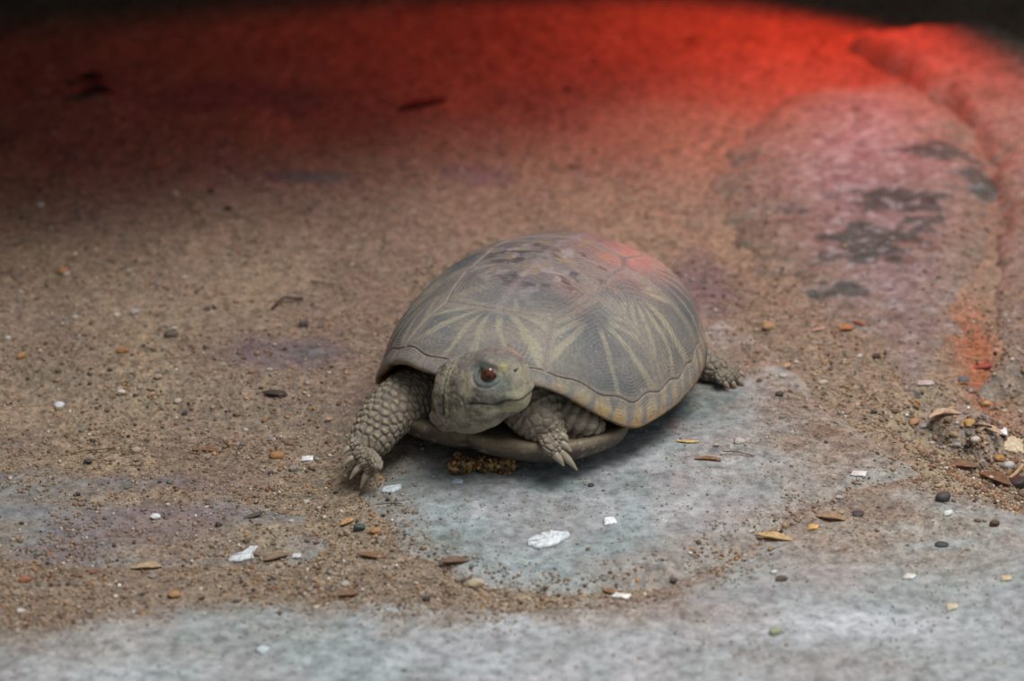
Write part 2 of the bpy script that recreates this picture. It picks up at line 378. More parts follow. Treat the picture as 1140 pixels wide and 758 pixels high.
# ------------------------------------------------------------ loose sand grains (uncountable)
rng = np.random.default_rng(7)
def grains(n, seed):
    r = np.random.default_rng(seed)
    px = r.uniform(-20, 1160, n); py = r.uniform(0, 1, n) ** 0.62 * 790 - 10
    G = np.array([g(a, b)[:2] for a, b in zip(px, py)])
    x, y = G[:, 0], G[:, 1]
    dens = np.full(n, .9)
    for k, m in (('A', .22), ('B', .16), ('C', .55), ('D', .18), ('E', .25), ('F', .15)):
        dd = poly_sdf(SLABS[k]['P'], x, y) + 1.6 * fbm(x * .9, y * .9, 0, 5, 3)
        dens = dens + (m - dens) * sm(.6, -2.6, dd)
    dens = np.maximum(dens, .75 * blobs([(930, 480, 110, 60, 1), (850, 430, 80, 40, 1), (990, 590, 160, 28, .7), (770, 420, 60, 30, 1)], x, y))
    dens = dens * np.clip(.62 + 2.2 * fbm(x * .5, y * .5, 0, 17, 4), .05, 1)
    dens = dens * (1 - .75 * blobs([(240, 110, 90, 22, .9), (340, 200, 60, 10, 1), (360, 395, 70, 18, .9), (150, 520, 130, 14, .7), (620, 240, 250, 40, .5)], x, y))
    keep = r.uniform(0, 1, n) < dens; x, y, py = x[keep], y[keep], py[keep]; n = len(x)
    poc = poly_sdf(POCKET, x, y) < 0.3
    rad = .022 + .055 * r.uniform(0, 1, n) ** 3.0
    rad = np.where(poc, rad * 1.5, rad); rad = np.where((poly_sdf(SLABS['A']['P'], x, y) < -1.5) | (poly_sdf(SLABS['B']['P'], x, y) < -1.5), rad * .7, rad)
    rad = np.where(r.uniform(0, 1, n) < .03, rad * 1.5, rad)
    z = all_z(x, y) + rad * .35
    # grain shape: icosahedron, jittered
    ph = (1 + 5 ** .5) / 2
    I = np.array([(-1, ph, 0), (1, ph, 0), (-1, -ph, 0), (1, -ph, 0), (0, -1, ph), (0, 1, ph), (0, -1, -ph), (0, 1, -ph), (ph, 0, -1), (ph, 0, 1), (-ph, 0, -1), (-ph, 0, 1)], float) / 1.9
    T = np.array([(0, 11, 5), (0, 5, 1), (0, 1, 7), (0, 7, 10), (0, 10, 11), (1, 5, 9), (5, 11, 4), (11, 10, 2), (10, 7, 6), (7, 1, 8), (3, 9, 4), (3, 4, 2), (3, 2, 6), (3, 6, 8), (3, 8, 9), (4, 9, 5), (2, 4, 11), (6, 2, 10), (8, 6, 7), (9, 8, 1)])
    V = I[None] * r.uniform(.72, 1.28, (n, 12, 1)) * r.uniform(.6, 1.25, (n, 1, 3)) * rad[:, None, None]
    a = r.uniform(0, 6.28, n); ca, sa = np.cos(a)[:, None], np.sin(a)[:, None]
    V = np.stack([V[..., 0] * ca - V[..., 1] * sa, V[..., 0] * sa + V[..., 1] * ca, V[..., 2] * .8], -1)
    V = V + np.stack([x, y, z], -1)[:, None]
    F = T[None] + (np.arange(n) * 12)[:, None, None]
    pal = np.array([lin(c) for c in [(150, 126, 102), (132, 108, 88), (168, 146, 120), (112, 92, 78), (176, 128, 78), (70, 60, 56), (196, 184, 166), (150, 140, 132), (140, 96, 68), (220, 216, 208), (108, 112, 108)]])
    ci = r.choice(len(pal), n, p=[.27, .20, .15, .13, .04, .035, .05, .06, .03, .01, .025])
    base = pal[ci]; st = ((poly_sdf(SLABS['A']['P'], x, y) < -1.0) | (poly_sdf(SLABS['B']['P'], x, y) < -1.0))[:, None]; base = np.where(st, base * .45 + lin((158, 150, 138)) * .55, base)
    cc = np.repeat(base[:, None] * r.uniform(.8, 1.15, (n, 1, 1)), 12, 1)
    return V, F.reshape(-1, 3), cc
V, F, cc = grains(105000, 3)
o = obj('sand', mesh('sand', V, F, M_grain, cc, smooth=False))
tag(o, 'loose coarse tan sand grains scattered over the ground and stones', 'sand', kind='stuff')

# ------------------------------------------------------------ the box turtle
YAW = math.radians(25.0)
hv = np.array([-math.sin(YAW), -math.cos(YAW), 0]); lv = np.array([math.cos(YAW), -math.sin(YAW), 0]); up = np.array([0, 0, 1.0])
def tw(f, l, z):                             # turtle frame (forward, left, up) to world
    return np.asarray(f)[..., None] * hv + np.asarray(l)[..., None] * lv + np.asarray(z)[..., None] * up
TY = -0.0
turtle = bpy.data.objects.new('box_turtle', None); COL.objects.link(turtle)
tag(turtle, 'olive-brown ornate box turtle with yellow streaked domed shell, head raised, walking on the flagstone', 'turtle')

OL = lin((138, 130, 120)); DK = lin((90, 98, 102)); YE = lin((172, 154, 112)); DUST = lin((158, 145, 137))
def rim_z(th):
    t = np.degrees(np.abs(np.arctan2(np.sin(th), np.cos(th))))
    return 1.12 + 0.35 * (np.sin(th) > 0) * np.abs(np.sin(th)) + 2.35 * (1 - sm(18, 61, t)) + 0.40 * sm(80, 150, t)
def outline(th):
    c, s = np.cos(th), np.sin(th)
    a = np.where(c > 0, 5.9, 6.1); b = 4.95
    n = np.where(c > 0, 2.15, 2.05)
    return 1 / ((np.abs(c) / a) ** n + (np.abs(s) / b) ** n) ** (1 / n)
HT = 5.2
def carapace():
    na, nr = 300, 760
    s = np.linspace(0, 1, na)[:, None]; th = np.linspace(0, 2 * math.pi, nr, endpoint=False)[None]
    a = s * math.pi / 2
    R = outline(th) * np.sin(a) ** 1.04
    z0 = rim_z(th)
    prof = np.cos(a) ** 0.98
    z = z0 + (HT - z0) * np.clip(prof, 0, 1)
    flare = 0.16 * sm(.88, 1.0, s) * (0.6 + 0.4 * np.cos(th) ** 2)
    R = R + flare
    f = R * np.cos(th) - 0.25 * (1 - s) ; l = R * np.sin(th)
    # flat crown and slight midline keel
    z = z - 0.03 * np.exp(-(s / .3) ** 2) + 0.05 * np.exp(-(l / .35) ** 2) * sm(.9, .3, s)
    V = tw(f + 0 * z, l + 0 * z, z)
    nrm = gnormals(V); nrm *= np.sign((nrm[150, :, :] * (V[150] - V[150].mean(0))).sum(-1).mean())
    # scutes
    q1 = s * np.cos(th) + 0 * th; q2 = s * np.sin(th) + 0 * th
    w1 = q1 + 0.020 * fbm(q1 * 5, q2 * 5, 0, 3); w2 = q2 + 0.020 * fbm(q1 * 5, q2 * 5, 7, 4)
    C = [(.60, 0), (.27, 0), (-.06, 0), (-.38, 0), (-.68, 0)]
    for sg in (1, -1): C += [(.40, .50 * sg), (-.02, .60 * sg), (-.36, .52 * sg), (-.62, .38 * sg)]
    C = np.array(C)
    D = np.hypot(w1[..., None] - C[:, 0], (w2[..., None] - C[:, 1]) * 1.0)
    o_ = np.argsort(D, -1)[..., :2]; d1 = np.take_along_axis(D, o_[..., :1], -1)[..., 0]; d2 = np.take_along_axis(D, o_[..., 1:2], -1)[..., 0]
    cid = o_[..., 0]; seam = (d2 - d1) * .5
    mg = 0.868 + 0.012 * np.cos(th * 25) + .03 * np.exp(-(np.cos(th) + 0) ** 2 * 4)
    seam_m = np.abs(s - mg); ismarg = s > mg
    tt = (th / (2 * math.pi) * 25) % 1.0; sm_d = np.minimum(tt, 1 - tt) * 2 * math.pi / 25 * s
    sd = np.where(ismarg, np.minimum(sm_d, seam_m), np.minimum(seam, seam_m))
    # rays
    A = C.copy(); A[:5] *= [[.93, 1]]; A[5:] *= .66; A[0] *= .70
    ax = A[cid]; rx, ry = w1 - ax[..., 0], w2 - ax[..., 1]; r = np.hypot(rx, ry); ph = np.arctan2(ry, rx)
    nray = np.array([17, 8, 8, 8, 8, 22, 18, 15, 13, 21, 18, 15, 13])[cid]
    phn = ph * nray / (2 * math.pi) + cid * .37 + .9 * fbm(ph * 1.5, cid * 3.1, r * 3, 8, 2)
    k = np.round(phn); dphi = (phn - k) * 2 * math.pi / nray
    dist = r * np.abs(np.sin(dphi))
    jit = _h(k.astype(int), cid, cid * 0, 5)
    wd = (0.010 + 0.022 * r) * (0.6 + .8 * jit) * (1 + .8 * fbm(w1 * 12, w2 * 12, 0, 18, 2))
    outw = (rx * C[cid][..., 0] + ry * C[cid][..., 1]) / np.maximum(r * np.hypot(C[cid][..., 0], C[cid][..., 1]), 1e-6); outw = np.where(cid >= 5, sm(-.1, .35, outw), np.where(cid == 0, sm(.0, .4, outw), .7))
    ray_ = sm(1.25, .55, dist / wd) * sm(.05, .14, r) * (jit > .18) * outw
    fade = np.clip(.72 + 1.0 * fbm(w1 * 7, w2 * 7, 0, 14, 4), 0, 1)
    ray_ = ray_ * sm(.002, .035, sd) * fade * np.where(ismarg, 0, 1)
    # marginal blotches
    mb = sm(.10, .22, np.abs(tt - .5) * (1 + .6 * fbm(th * 8, s * 9, 0, 2))) * 0
    mray = sm(.34, .16, np.abs(((tt * 2 + .25 + 3 * (s - .9)) % 1.0) - .5) + .9 * fbm(np.cos(th) * 7 + s * 6, np.sin(th) * 7, s * 5, 19, 3)) * sm(.2, .75, np.sin(th)) * (.4 + .9 * sm(.86, .97, s))
    rings = np.sin(sd * 2 * math.pi / .0175 + 3 * fbm(w1 * 8, w2 * 8, 0, 6, 3))
    ringm = sm(.0, .03, sd) * np.clip(.6 + 1.6 * fbm(w1 * 4, w2 * 4, 0, 66, 3), 0, 1)
    groove = np.exp(-(sd / .0050) ** 2)
    disp = -0.045 * groove + 0.008 * rings * ringm + .018 * sm(.02, .10, sd) + .03 * fbm(w1 * 9, w2 * 9, 0, 15, 4)
    c = mix(OL, DK, np.clip(.55 + 1.8 * fbm(w1 * 5, w2 * 5, 0, 30, 4), 0, 1) * sm(.0, .05, sd))
    c = mix(c, c * .55, sm(.1, -.5, rings) * ringm * .6)
    c = mix(c, lin((176, 166, 136)), ray_ * .62)
    mgy = np.where(ismarg, mray, 0)
    c = mix(c, mix(YE, lin((166, 134, 78)), sm(.93, .99, s + 0 * th)), mgy * .6)
    c = mix(c, DK, np.where(ismarg, (1 - mray) * sm(.3, .75, np.sin(th)), 0) * .45)
    dust = np.clip(.42 + 1.5 * fbm(w1 * 3, w2 * 3, 0, 44, 4) + .30 * sm(.80, .9, s), 0, 1)
    c = mix(c, DUST, dust * .5)
    top = sm(.5, .15, s) * np.ones_like(th)
    c = mix(c, lin((112, 100, 104)), top * .35)
    scuff = sm(.12, .24, fbm(w1 * 16, w2 * 16, 0, 46, 3))
    c = mix(c, lin((168, 158, 156)), scuff * top * .5)
    c = mix(c, c * .50, groove * (.25 + .2 * top))
    org = sm(.10, .22, fbm(w1 * 18, w2 * 14, 3, 49, 4)) * top; c = mix(c, lin((160, 132, 96)), org * .5)
    blk = sm(.10, .22, fbm(w1 * 22, w2 * 12, 9, 59, 4)) * top; c = mix(c, lin((66, 62, 66)), blk * .7)
    ridge = np.exp(-((l + .1 * fbm(f, l, 0, 3)) / .16) ** 2) * sm(.62, .4, s) + .5 * np.exp(-(np.abs(seam - .0) / .006) ** 2) * sm(.5, .3, s)
    c = mix(c, lin((160, 146, 148)), np.clip(ridge, 0, 1) * .35)
    fl = _h((th * 60).astype(int) + 0 * cid, (s * 140).astype(int) + 0 * cid, cid * 0, 77)
    c = mix(c, lin((176, 166, 150)), (fl > .997) * .5)
    V = V + nrm * disp[..., None]
    # lip and inside
    ins, ci = [], []
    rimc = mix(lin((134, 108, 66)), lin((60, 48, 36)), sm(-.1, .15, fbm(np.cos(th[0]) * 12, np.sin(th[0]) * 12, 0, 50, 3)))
    for j, (dr, dz) in enumerate([(.0, -.07), (-.07, -.13), (-.20, -.13), (-.45, .0), (-.9, .25), (-1.6, .6), (-2.6, .9), (-3.4, 1.0)]):
        Rr = np.maximum(outline(th[0]) + .16 + dr, .3); zz = np.minimum(z0[0] + dz, HT - .6)
        if j >= 4: zz = zz * 0 + np.minimum(z0[0] + dz, 3.9)
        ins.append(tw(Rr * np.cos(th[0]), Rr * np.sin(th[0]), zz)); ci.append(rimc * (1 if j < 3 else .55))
    V = np.concatenate([V, np.array(ins)], 0); c = np.concatenate([c, np.array(ci)], 0)
    F = gridfaces(len(V), nr)
    return mesh('carapace', V, F[:, ::-1], M_shell, c)
obj('carapace', carapace(), turtle)

def plastron():
    nr = 480; th = np.linspace(0, 2 * math.pi, nr, endpoint=False)
    c_, s_ = np.cos(th), np.sin(th)
    n = np.where(c_ > 0, 3.4, 2.9)
    a = np.where(c_ > 0, 5.75, 5.2); b = np.where(c_ > 0, 4.3, 3.9)
    R = 1 / ((np.abs(c_) / a) ** n + (np.abs(s_) / b) ** n) ** (1 / n)
    R = R + .55 * np.exp(-((np.abs(np.degrees(np.arctan2(s_, c_))) - 92) / 24) ** 4)
    R = R - .10 * np.exp(-((th - 0) / .05) ** 2) - .10 * np.exp(-((th - 2 * math.pi) / .05) ** 2)
    tdeg = np.degrees(np.arctan2(s_, c_)); R = R * (1 - .15 * sm(52, 72, tdeg))
    rows, cc = [], []
    fr = sm(.2, .9, c_)
    prof = [(0.0, 0.0, 0), (.35, 0.0, 0), (.6, .0, 0), (.75, .02, 0), (.86, .09, 0), (.93, .20, 0), (.975, .36, 0), (1.0, .55, 0), (1.0, .68, 0), (.985, .76, 1), (.95, .76, 1), (.88, .70, 1), (.7, .66, 1), (.4, .66, 1), (0.0, .66, 1)]
    P = catmull(np.array([(p[0], p[1], 0) for p in prof]), 90)
    for r, z, _ in P:
        r = max(r, 0.001)
        zz = .30 + z * (1.0 + .35 * fr) + 0.02 * fbm(th * 6, r * 4, 0, 61)
        f = R * r * c_; l = R * r * s_
        zz = zz + .12 * fr * sm(.5, 1, r) + .02 * fbm(f * 3, l * 3, 0, 5, 3)
        rows.append(tw(f, l, zz))
        q = mix(lin((108, 96, 84)), lin((70, 62, 56)), np.clip(.5 + 2.2 * fbm(f * 1.3, l * 1.3, z, 62, 4), 0, 1))
        q = mix(q, lin((140, 126, 100)), sm(.5, .68, z + .5 * fbm(th * 9, z * 3, 0, 63)) * .5 * np.ones(nr))
        q = mix(q, lin((160, 150, 130)), sm(.2, .28, fbm(f * 7, l * 7, z * 5, 64, 2)) * .6)
        q = mix(q, q * .4, np.exp(-(l / .05) ** 2) * .7)
        cc.append(q)
    V = np.array(rows); return mesh('plastron', V, gridfaces(len(V), nr), M_shell, np.array(cc))
obj('plastron', plastron(), turtle)

# --- lofted skin surfaces ------------------------------------------------
class Skin:
    def __init__(s): s.V = []; s.F = []; s.C = []; s.n = 0
    def add(s, V, C, flip=False):
        F = gridfaces(V.shape[0], V.shape[1], True, s.n)
        s.V.append(V.reshape(-1, 3)); s.C.append(C.reshape(-1, 3)); s.F.append(F[:, ::-1] if flip else F); s.n += V.shape[0] * V.shape[1]
    def mesh(s, name, mat): return mesh(name, np.concatenate(s.V), np.concatenate(s.F), mat, np.concatenate(s.C))
def loft(P, ra, rb, upv, na, nr, ends=(1, 1)):
    """tube along P with half-widths ra (sideways) and rb (along upv); rounded ends"""
    P = np.asarray(P, float); k = len(P)
    Q = np.column_stack([P, ra, rb]); 
    C = catmull(Q[:, :3], na); t = np.linspace(0, k - 1, na)
    A = catmull(np.column_stack([ra, rb, np.zeros(k)]), na)
    T = np.gradient(C, axis=0); T /= np.linalg.norm(T, axis=1, keepdims=True)
    U = np.asarray(upv, float); U = np.broadcast_to(U, T.shape)
    U = U - (U * T).sum(1, keepdims=True) * T; U /= np.linalg.norm(U, axis=1, keepdims=True)
    Sd = np.cross(T, U)
    arc = np.concatenate([[0], np.cumsum(np.linalg.norm(np.diff(C, axis=0), axis=1))]); Ltot = arc[-1]
    e = np.ones(na)
    if ends[0]: r0 = A[0, 0] * ends[0]; e *= np.sqrt(np.clip(1 - np.clip(1 - arc / r0, 0, 1) ** 2, 1e-5, 1))
    if ends[1]: r1 = A[-1, 0] * ends[1]; e *= np.sqrt(np.clip(1 - np.clip(1 - (Ltot - arc) / r1, 0, 1) ** 2, 1e-5, 1))
    ph = np.linspace(0, 2 * math.pi, nr, endpoint=False)
    D = np.cos(ph)[None, :, None] * Sd[:, None] * (A[:, 0] * e)[:, None, None] + np.sin(ph)[None, :, None] * U[:, None] * (A[:, 1] * e)[:, None, None]
    V = C[:, None] + D
    return V, arc[:, None] * np.ones((1, nr)), ph[None] * np.ones((na, 1)), e[:, None]
def cells(u, v, size, per, seed):
    """staggered scale pattern: u cm along, v angle with `per` scales round -> edge distance 0..1, id noise"""
    U = u / size; V_ = v / (2 * math.pi) * per
    best = np.full(U.shape, 9.); sec = best.copy(); idn = np.zeros(U.shape)
    for di in (-1, 0, 1):
        iu = np.floor(U) + di
        for dj in (-1, 0, 1):
            off = (iu % 2) * .5
            jv = np.floor(V_ - off) + dj
            jm = np.mod(jv, per)
            cx = iu + .5 + .6 * (_h(iu.astype(int), jm.astype(int), 0 * jm.astype(int), seed) - .5)
            cy = jv + .5 + off + .6 * (_h(iu.astype(int), jm.astype(int), 0 * jm.astype(int), seed + 1) - .5)
            d = np.hypot(U - cx, V_ - cy); nid = _h(iu.astype(int), jm.astype(int), 0 * jm.astype(int), seed + 2)
            nb = d < best
            sec = np.where(nb, best, np.minimum(sec, d)); idn = np.where(nb, nid, idn); best = np.where(nb, d, best)
    return np.clip((sec - best), 0, 1), best, idn
SK = lin((142, 131, 116)); SKD = lin((88, 80, 73)); SKT = lin((172, 150, 116)); SKL = lin((150, 142, 124))
def skin_col(V, seed=0):
    n = fbm(V[..., 0] * 1.6, V[..., 1] * 1.6, V[..., 2] * 1.6, 70 + seed, 4)
    return mix(SK, SKD, np.clip(.35 + 1.8 * n, 0, 1) * .6)
def scaly(P, ra, rb, upv, na, nr, size, per, h, seed, spots=.8, ends=(1, 1), zone=None, folds=0):
    V, u, v, e = loft(P, ra, rb, upv, na, nr, ends)
    ed, ce, idn = cells(u, v, size, per, seed)
    m = np.ones_like(u) if zone is None else zone(u / u.max(), v)
    n = gnormals(V); ctr = V.mean(1, keepdims=True); sg = np.sign((n * (V - ctr)).sum(-1)).mean(); n *= 1 if sg > 0 else -1
    d = h * (sm(0, .45, ed) - .5) * m + .03 * fbm(V[..., 0] * 4, V[..., 1] * 4, V[..., 2] * 4, seed, 3)
    fd = 0
    if folds:
        fd = np.sin(u * 2 * math.pi / .22 + 5 * fbm(V[..., 0] * 1.5, V[..., 1] * 1.5, V[..., 2] * 1.5, seed + 9, 3)); d = d + folds * fd * (1 - .7 * m)
    V = V + n * (d * sm(0, .25, e * np.ones_like(u)))[..., None]
    c = skin_col(V, seed)
    c = mix(c, c * .55, sm(.22, .02, ed) * m * .6)
    c = mix(c, SKT, sm(.34, .12, ce) * m * spots * (idn > .35))
    c = mix(c, SKL, sm(.5, .9, ed) * .15)
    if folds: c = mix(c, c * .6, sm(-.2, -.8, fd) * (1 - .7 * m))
    return V, c
body = Skin()
# torso hidden inside the shell, carrying neck and legs
V, u, v, e = loft([tw(-4.6, 0, 1.9), tw(-2, 0, 2.1), tw(1, 0, 2.1), tw(3.4, 0, 2.1)], [2.6, 3.9, 3.9, 2.6], [.9, 1.1, 1.15, 1.0], up, 50, 80)
body.add(V, skin_col(V) * .6)

# head and neck: one loft in head space (x forward, y to its left, z up)
HC = at(501, 434, -5.4)                       # middle of the back of the head
HYAW = math.radians(-27); HPIT = math.radians(11)
hx = np.array([math.cos(HYAW) * math.cos(HPIT), math.sin(HYAW) * math.cos(HPIT), math.sin(HPIT)])
hy = np.array([-math.sin(HYAW), math.cos(HYAW), 0]); hz = np.cross(hx, hy)
def hw(x, y, z): return HC + np.asarray(x)[..., None] * hx + np.asarray(y)[..., None] * hy + np.asarray(z)[..., None] * hz
def prof1(x, tab):
    tab = np.array(tab); t = np.interp(x, tab[:, 0], np.arange(len(tab))); i = np.clip(t.astype(int), 0, len(tab) - 2); f = t - i
    Q = np.concatenate([[2 * tab[0, 1] - tab[1, 1]], tab[:, 1], [2 * tab[-1, 1] - tab[-2, 1]]])
    a, b, c, d = Q[i], Q[i + 1], Q[i + 2], Q[i + 3]
    return 0.5 * (2 * b + (c - a) * f + (2 * a - 5 * b + 4 * c - d) * f ** 2 + (3 * b - a - 3 * c + d) * f ** 3)
HL = 2.78
def head():
    na, nr = 300, 340
    x = np.concatenate([np.linspace(-.25, HL - .5, 200), HL - .5 * (np.cos(np.linspace(0, math.pi / 2, na - 200 + 1)[1:]))])
    x[-1] = HL
    x = np.concatenate([[x[0]], x[1:]])
    top = prof1(x, [(-.3, .72), (.1, .98), (.5, 1.12), (1.0, 1.22), (1.5, 1.32), (2.0, 1.34), (2.4, 1.24), (2.65, 1.12), (HL, .98)])
    bot = prof1(x, [(-.3, -1.10), (.1, -1.28), (.5, -1.36), (1.0, -1.30), (1.5, -1.08), (2.0, -.80), (2.4, -.60), (2.65, -.48), (HL, -.34)])
    wid = prof1(x, [(-.3, .80), (.1, .98), (.5, 1.06), (1.0, 1.08), (1.5, 1.00), (2.0, .84), (2.4, .68), (2.65, .58), (HL, .52)])
    e = np.sqrt(np.clip(1 - np.clip((x - (HL - .28)) / .28, 0, 1) ** 2.8, 0, 1)); e = np.maximum(e, .002)
    b0 = np.sqrt(np.clip(1 - np.clip((-.05 - x) / .22, 0, 1) ** 2, .02, 1))
    ph = np.linspace(0, 2 * math.pi, nr, endpoint=False)
    n = 2.35
    cs, sn = np.cos(ph), np.sin(ph)
    sc = 1 / (np.abs(cs) ** n + np.abs(sn) ** n) ** (1 / n)
    zc = ((top + bot) / 2)[:, None]; hh = ((top - bot) / 2 * e * b0)[:, None]; ww = (wid * e * b0)[:, None]
    zn = sn * sc
    # narrower forehead and throat
    y = ww * cs * sc * (1 - .22 * np.clip(zn, 0, 1) ** 2 * 1.0 - .25 * np.clip(-zn, 0, 1) ** 2); z = zc * 1 + hh * zn; X = x[:, None] + 0 * y
    V = hw(X, y, z); nn = gnormals(V); sg = np.sign((nn[60:200] * (V[60:200] - V[60:200].mean(1, keepdims=True))).sum(-1).mean()); nn *= sg
    s_ = np.sign(y)
    ex, ez = 1.86, .86
    de = np.hypot((X - ex) / 1.18, (z - ez)) * np.ones_like(y)
    zm = .02 - .12 * np.exp(-((X - 1.95) / .35) ** 2) - .10 * sm(2.3, 2.75, X) - .06 * sm(1.5, 1.0, X) + .05 * fbm(X * 3, 0, 0, 4, 2)   # mouth line
    dm = z - zm
    onm = sm(1.05, 1.3, X)
    d = -.075 * np.exp(-(dm / .035) ** 2) * onm + .055 * sm(0, .07, dm) * sm(.35, .1, dm) * sm(1.9, 2.4, X)
    slit = sm(.05, -.05, (z - ez) + .45 * (X - ex) - .07)
    d = d + .05 * np.exp(-(de / .3) ** 2) * (1 - slit) - .26 * sm(.27, .12, de) * slit + .015 * np.exp(-((de - .30) / .05) ** 2) - .02 * np.exp(-((de - .40) / .03) ** 2) * (z < ez)
    brow = np.exp(-((z - ez - .27 + .25 * (X - ex)) / .09) ** 2) * np.exp(-((X - ex - .05) / .42) ** 2); d = d + .11 * brow
    # beak front hook, nostrils, ear drum, folds
    nos = np.hypot(X - 2.88, np.hypot((z - .50), 0 * z)) ; nd = np.hypot(X - 2.64, z - .82)
    nostr = sm(.075, .03, nd) * (np.abs(y) > .05) * (np.abs(y) < .40); d = d - .10 * nostr
    ear = np.hypot(X - .72, (z + .05) / 1.1); d = d - .04 * np.exp(-((ear - .34) / .05) ** 2)
    lines = np.sin((z * 9 + X * 3) + 4 * fbm(X * 2, z * 2, y, 5, 3)) * sm(-.35, -.8, z); d = d + .022 * lines
    collar = np.exp(-((X - .28 - .15 * z) / .05) ** 2); d = d - .07 * collar
    ed_, ce_, id_ = cells(X * 1.0 + 0.2 * z, ph[None] + 0 * X, .24, 20, 8)
    d = d + .018 * (sm(0, .3, ed_) - .5) * sm(1.4, .7, X + .3 * (z < .8)) + .03 * fbm(X * 5, y * 5, z * 5, 3, 4)
    V = V + nn * (d * e[:, None] * b0[:, None])[..., None]
    n1 = fbm(X * 2.6, y * 2.6, z * 2.6, 21, 4); n2 = fbm(X * 7, y * 7, z * 7, 22, 3)
    c = mix(lin((158, 149, 132)), lin((84, 80, 76)), np.clip(.42 + 3.6 * n1, 0, 1) * .85)
    c = mix(c, c * .6, sm(.06, .16, fbm(X * 4, y * 4, z * 5, 27, 3)) * .8)
    c = mix(c, lin((160, 156, 124)), sm(.08, .2, n2) * .6)
    c = mix(c, lin((126, 142, 138)), np.exp(-((X - 2.15) / .4) ** 2 - ((z - .5) / .35) ** 2) * .75)
    c = mix(c, lin((120, 112, 108)), sm(.85, 1.1, z) * .6)
    c = mix(c, lin((172, 168, 140)), np.exp(-((X - 2.65) / .25) ** 2) * sm(.7, .1, z) * .6)
    c = mix(c, lin((168, 158, 118)), np.exp(-((X - 2.4) / .35) ** 2 - ((z + .36) / .13) ** 2) * .85)
    c = mix(c, lin((196, 188, 158)), np.exp(-((X - 1.86) / .16) ** 2 - ((z + .36) / .08) ** 2) * .9)
    c = mix(c, lin((176, 168, 130)), np.exp(-((X - .42 - .15 * z - .12 * fbm(z * 3, 0, 0, 8, 2)) / .06) ** 2) * sm(-.7, -.2, z) * .6)
    c = mix(c, lin((180, 172, 110)), np.exp(-((X - 2.35) / .14) ** 2 - ((z - .98) / .12) ** 2) * .7)
    c = mix(c, lin((92, 112, 118)), np.exp(-((de - .32) / .06) ** 2) * .75 * sm(.25, -.15, X - ex + .5 * (z - ez)))
    c = mix(c, lin((38, 52, 60)), np.exp(-((de - .25) / .03) ** 2) * .8 * slit)
    c = mix(c, c * .35, (np.exp(-(dm / .03) ** 2) * onm) * .8)
    c = mix(c, c * .25, nostr * .9)
    c = mix(c, c * .6, collar * .8)
    c = mix(c, lin((60, 52, 44)), sm(.30, .18, np.hypot(X - 1.28, z + .38)) * np.clip(.3 + 2 * n2, 0, 1) * .8)
    c = mix(c, lin((140, 130, 108)), sm(-.55, -1.0, z) * .5)
    V = np.concatenate([V[:1] * 0 + hw(-.27, 0, -.2), V, V[-1:] * 0 + hw(HL, 0, .2)], 0); c = np.concatenate([c[:1], c, c[-1:]], 0)
    return V, c, sg
V, c, sg = head(); body.add(V, c, flip=sg > 0)
# neck
NB = tw(2.6, .2, 2.15)
def neck():
    P = [NB, hw(-.15, 1.5, -.55), hw(.02, .55, -.40), hw(.55, .1, -.12)]
    V, u, v, e = loft(P, [1.2, 1.0, .86, .80], [1.1, 1.0, .92, .86], up, 130, 150)
    n = gnormals(V); n *= np.sign((n * (V - V.mean(1, keepdims=True))).sum(-1).mean())
    fd = np.sin(u * 2 * math.pi / .42 + 3 * fbm(V[..., 0], V[..., 1], V[..., 2], 3, 3))
    V = V + n * (.05 * fd + .04 * fbm(V[..., 0] * 5, V[..., 1] * 5, V[..., 2] * 5, 4, 3))[..., None]
    c = mix(lin((140, 130, 106)), lin((84, 78, 68)), np.clip(.4 + 2 * fbm(V[..., 0] * 2, V[..., 1] * 2, V[..., 2] * 2, 9, 4), 0, 1))
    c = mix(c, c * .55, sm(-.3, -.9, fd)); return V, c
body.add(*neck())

def zd(p, z): q = np.array(p, float); q[2] = z; return q
claws = []
# right front leg (at the left of the picture), stretched forward
leg = [at(500, 436, -2.2), at(462, 440, -3.1), at(432, 462, -4.1), at(412, 490, -4.9), at(404, 508, -5.2)]
V, c = scaly(leg, [1.0, .92, .80, .66, .56], [.85, .84, .72, .54, .36], lv * .3 + up * .7 - hv * .1, 240, 220, .23, 15, .055, 5, .55, folds=.035, zone=lambda a, b: .35 + .65 * sm(.15, .45, a))
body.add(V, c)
foot = leg[-1]
for i, (a, b, tip) in enumerate([((396, 494), (388, 499), (380, 508)), ((401, 503), (393, 510), (381, 519)), ((407, 511), (400, 521), (389, 534)), ((413, 516), (409, 528), (401, 544)), ((418, 514), (419, 525), (420, 541))]):
    yy = -5.35 - .22 * i
    p0 = at(405, 502, -5.05); p1 = at(*a, yy); p2 = at(*b, yy - .15); p3 = at(*tip, yy - .35)
    V, c = scaly([p0, p1, p2], [.24, .19, .145], [.22, .19, .13], up, 60, 60, .14, 8, .05, 30 + i, .5)
    body.add(V, c); claws.append((p2 * .75 + p1 * .25, p2 * .55 + p3 * .45 + up * .05, p3, .125))
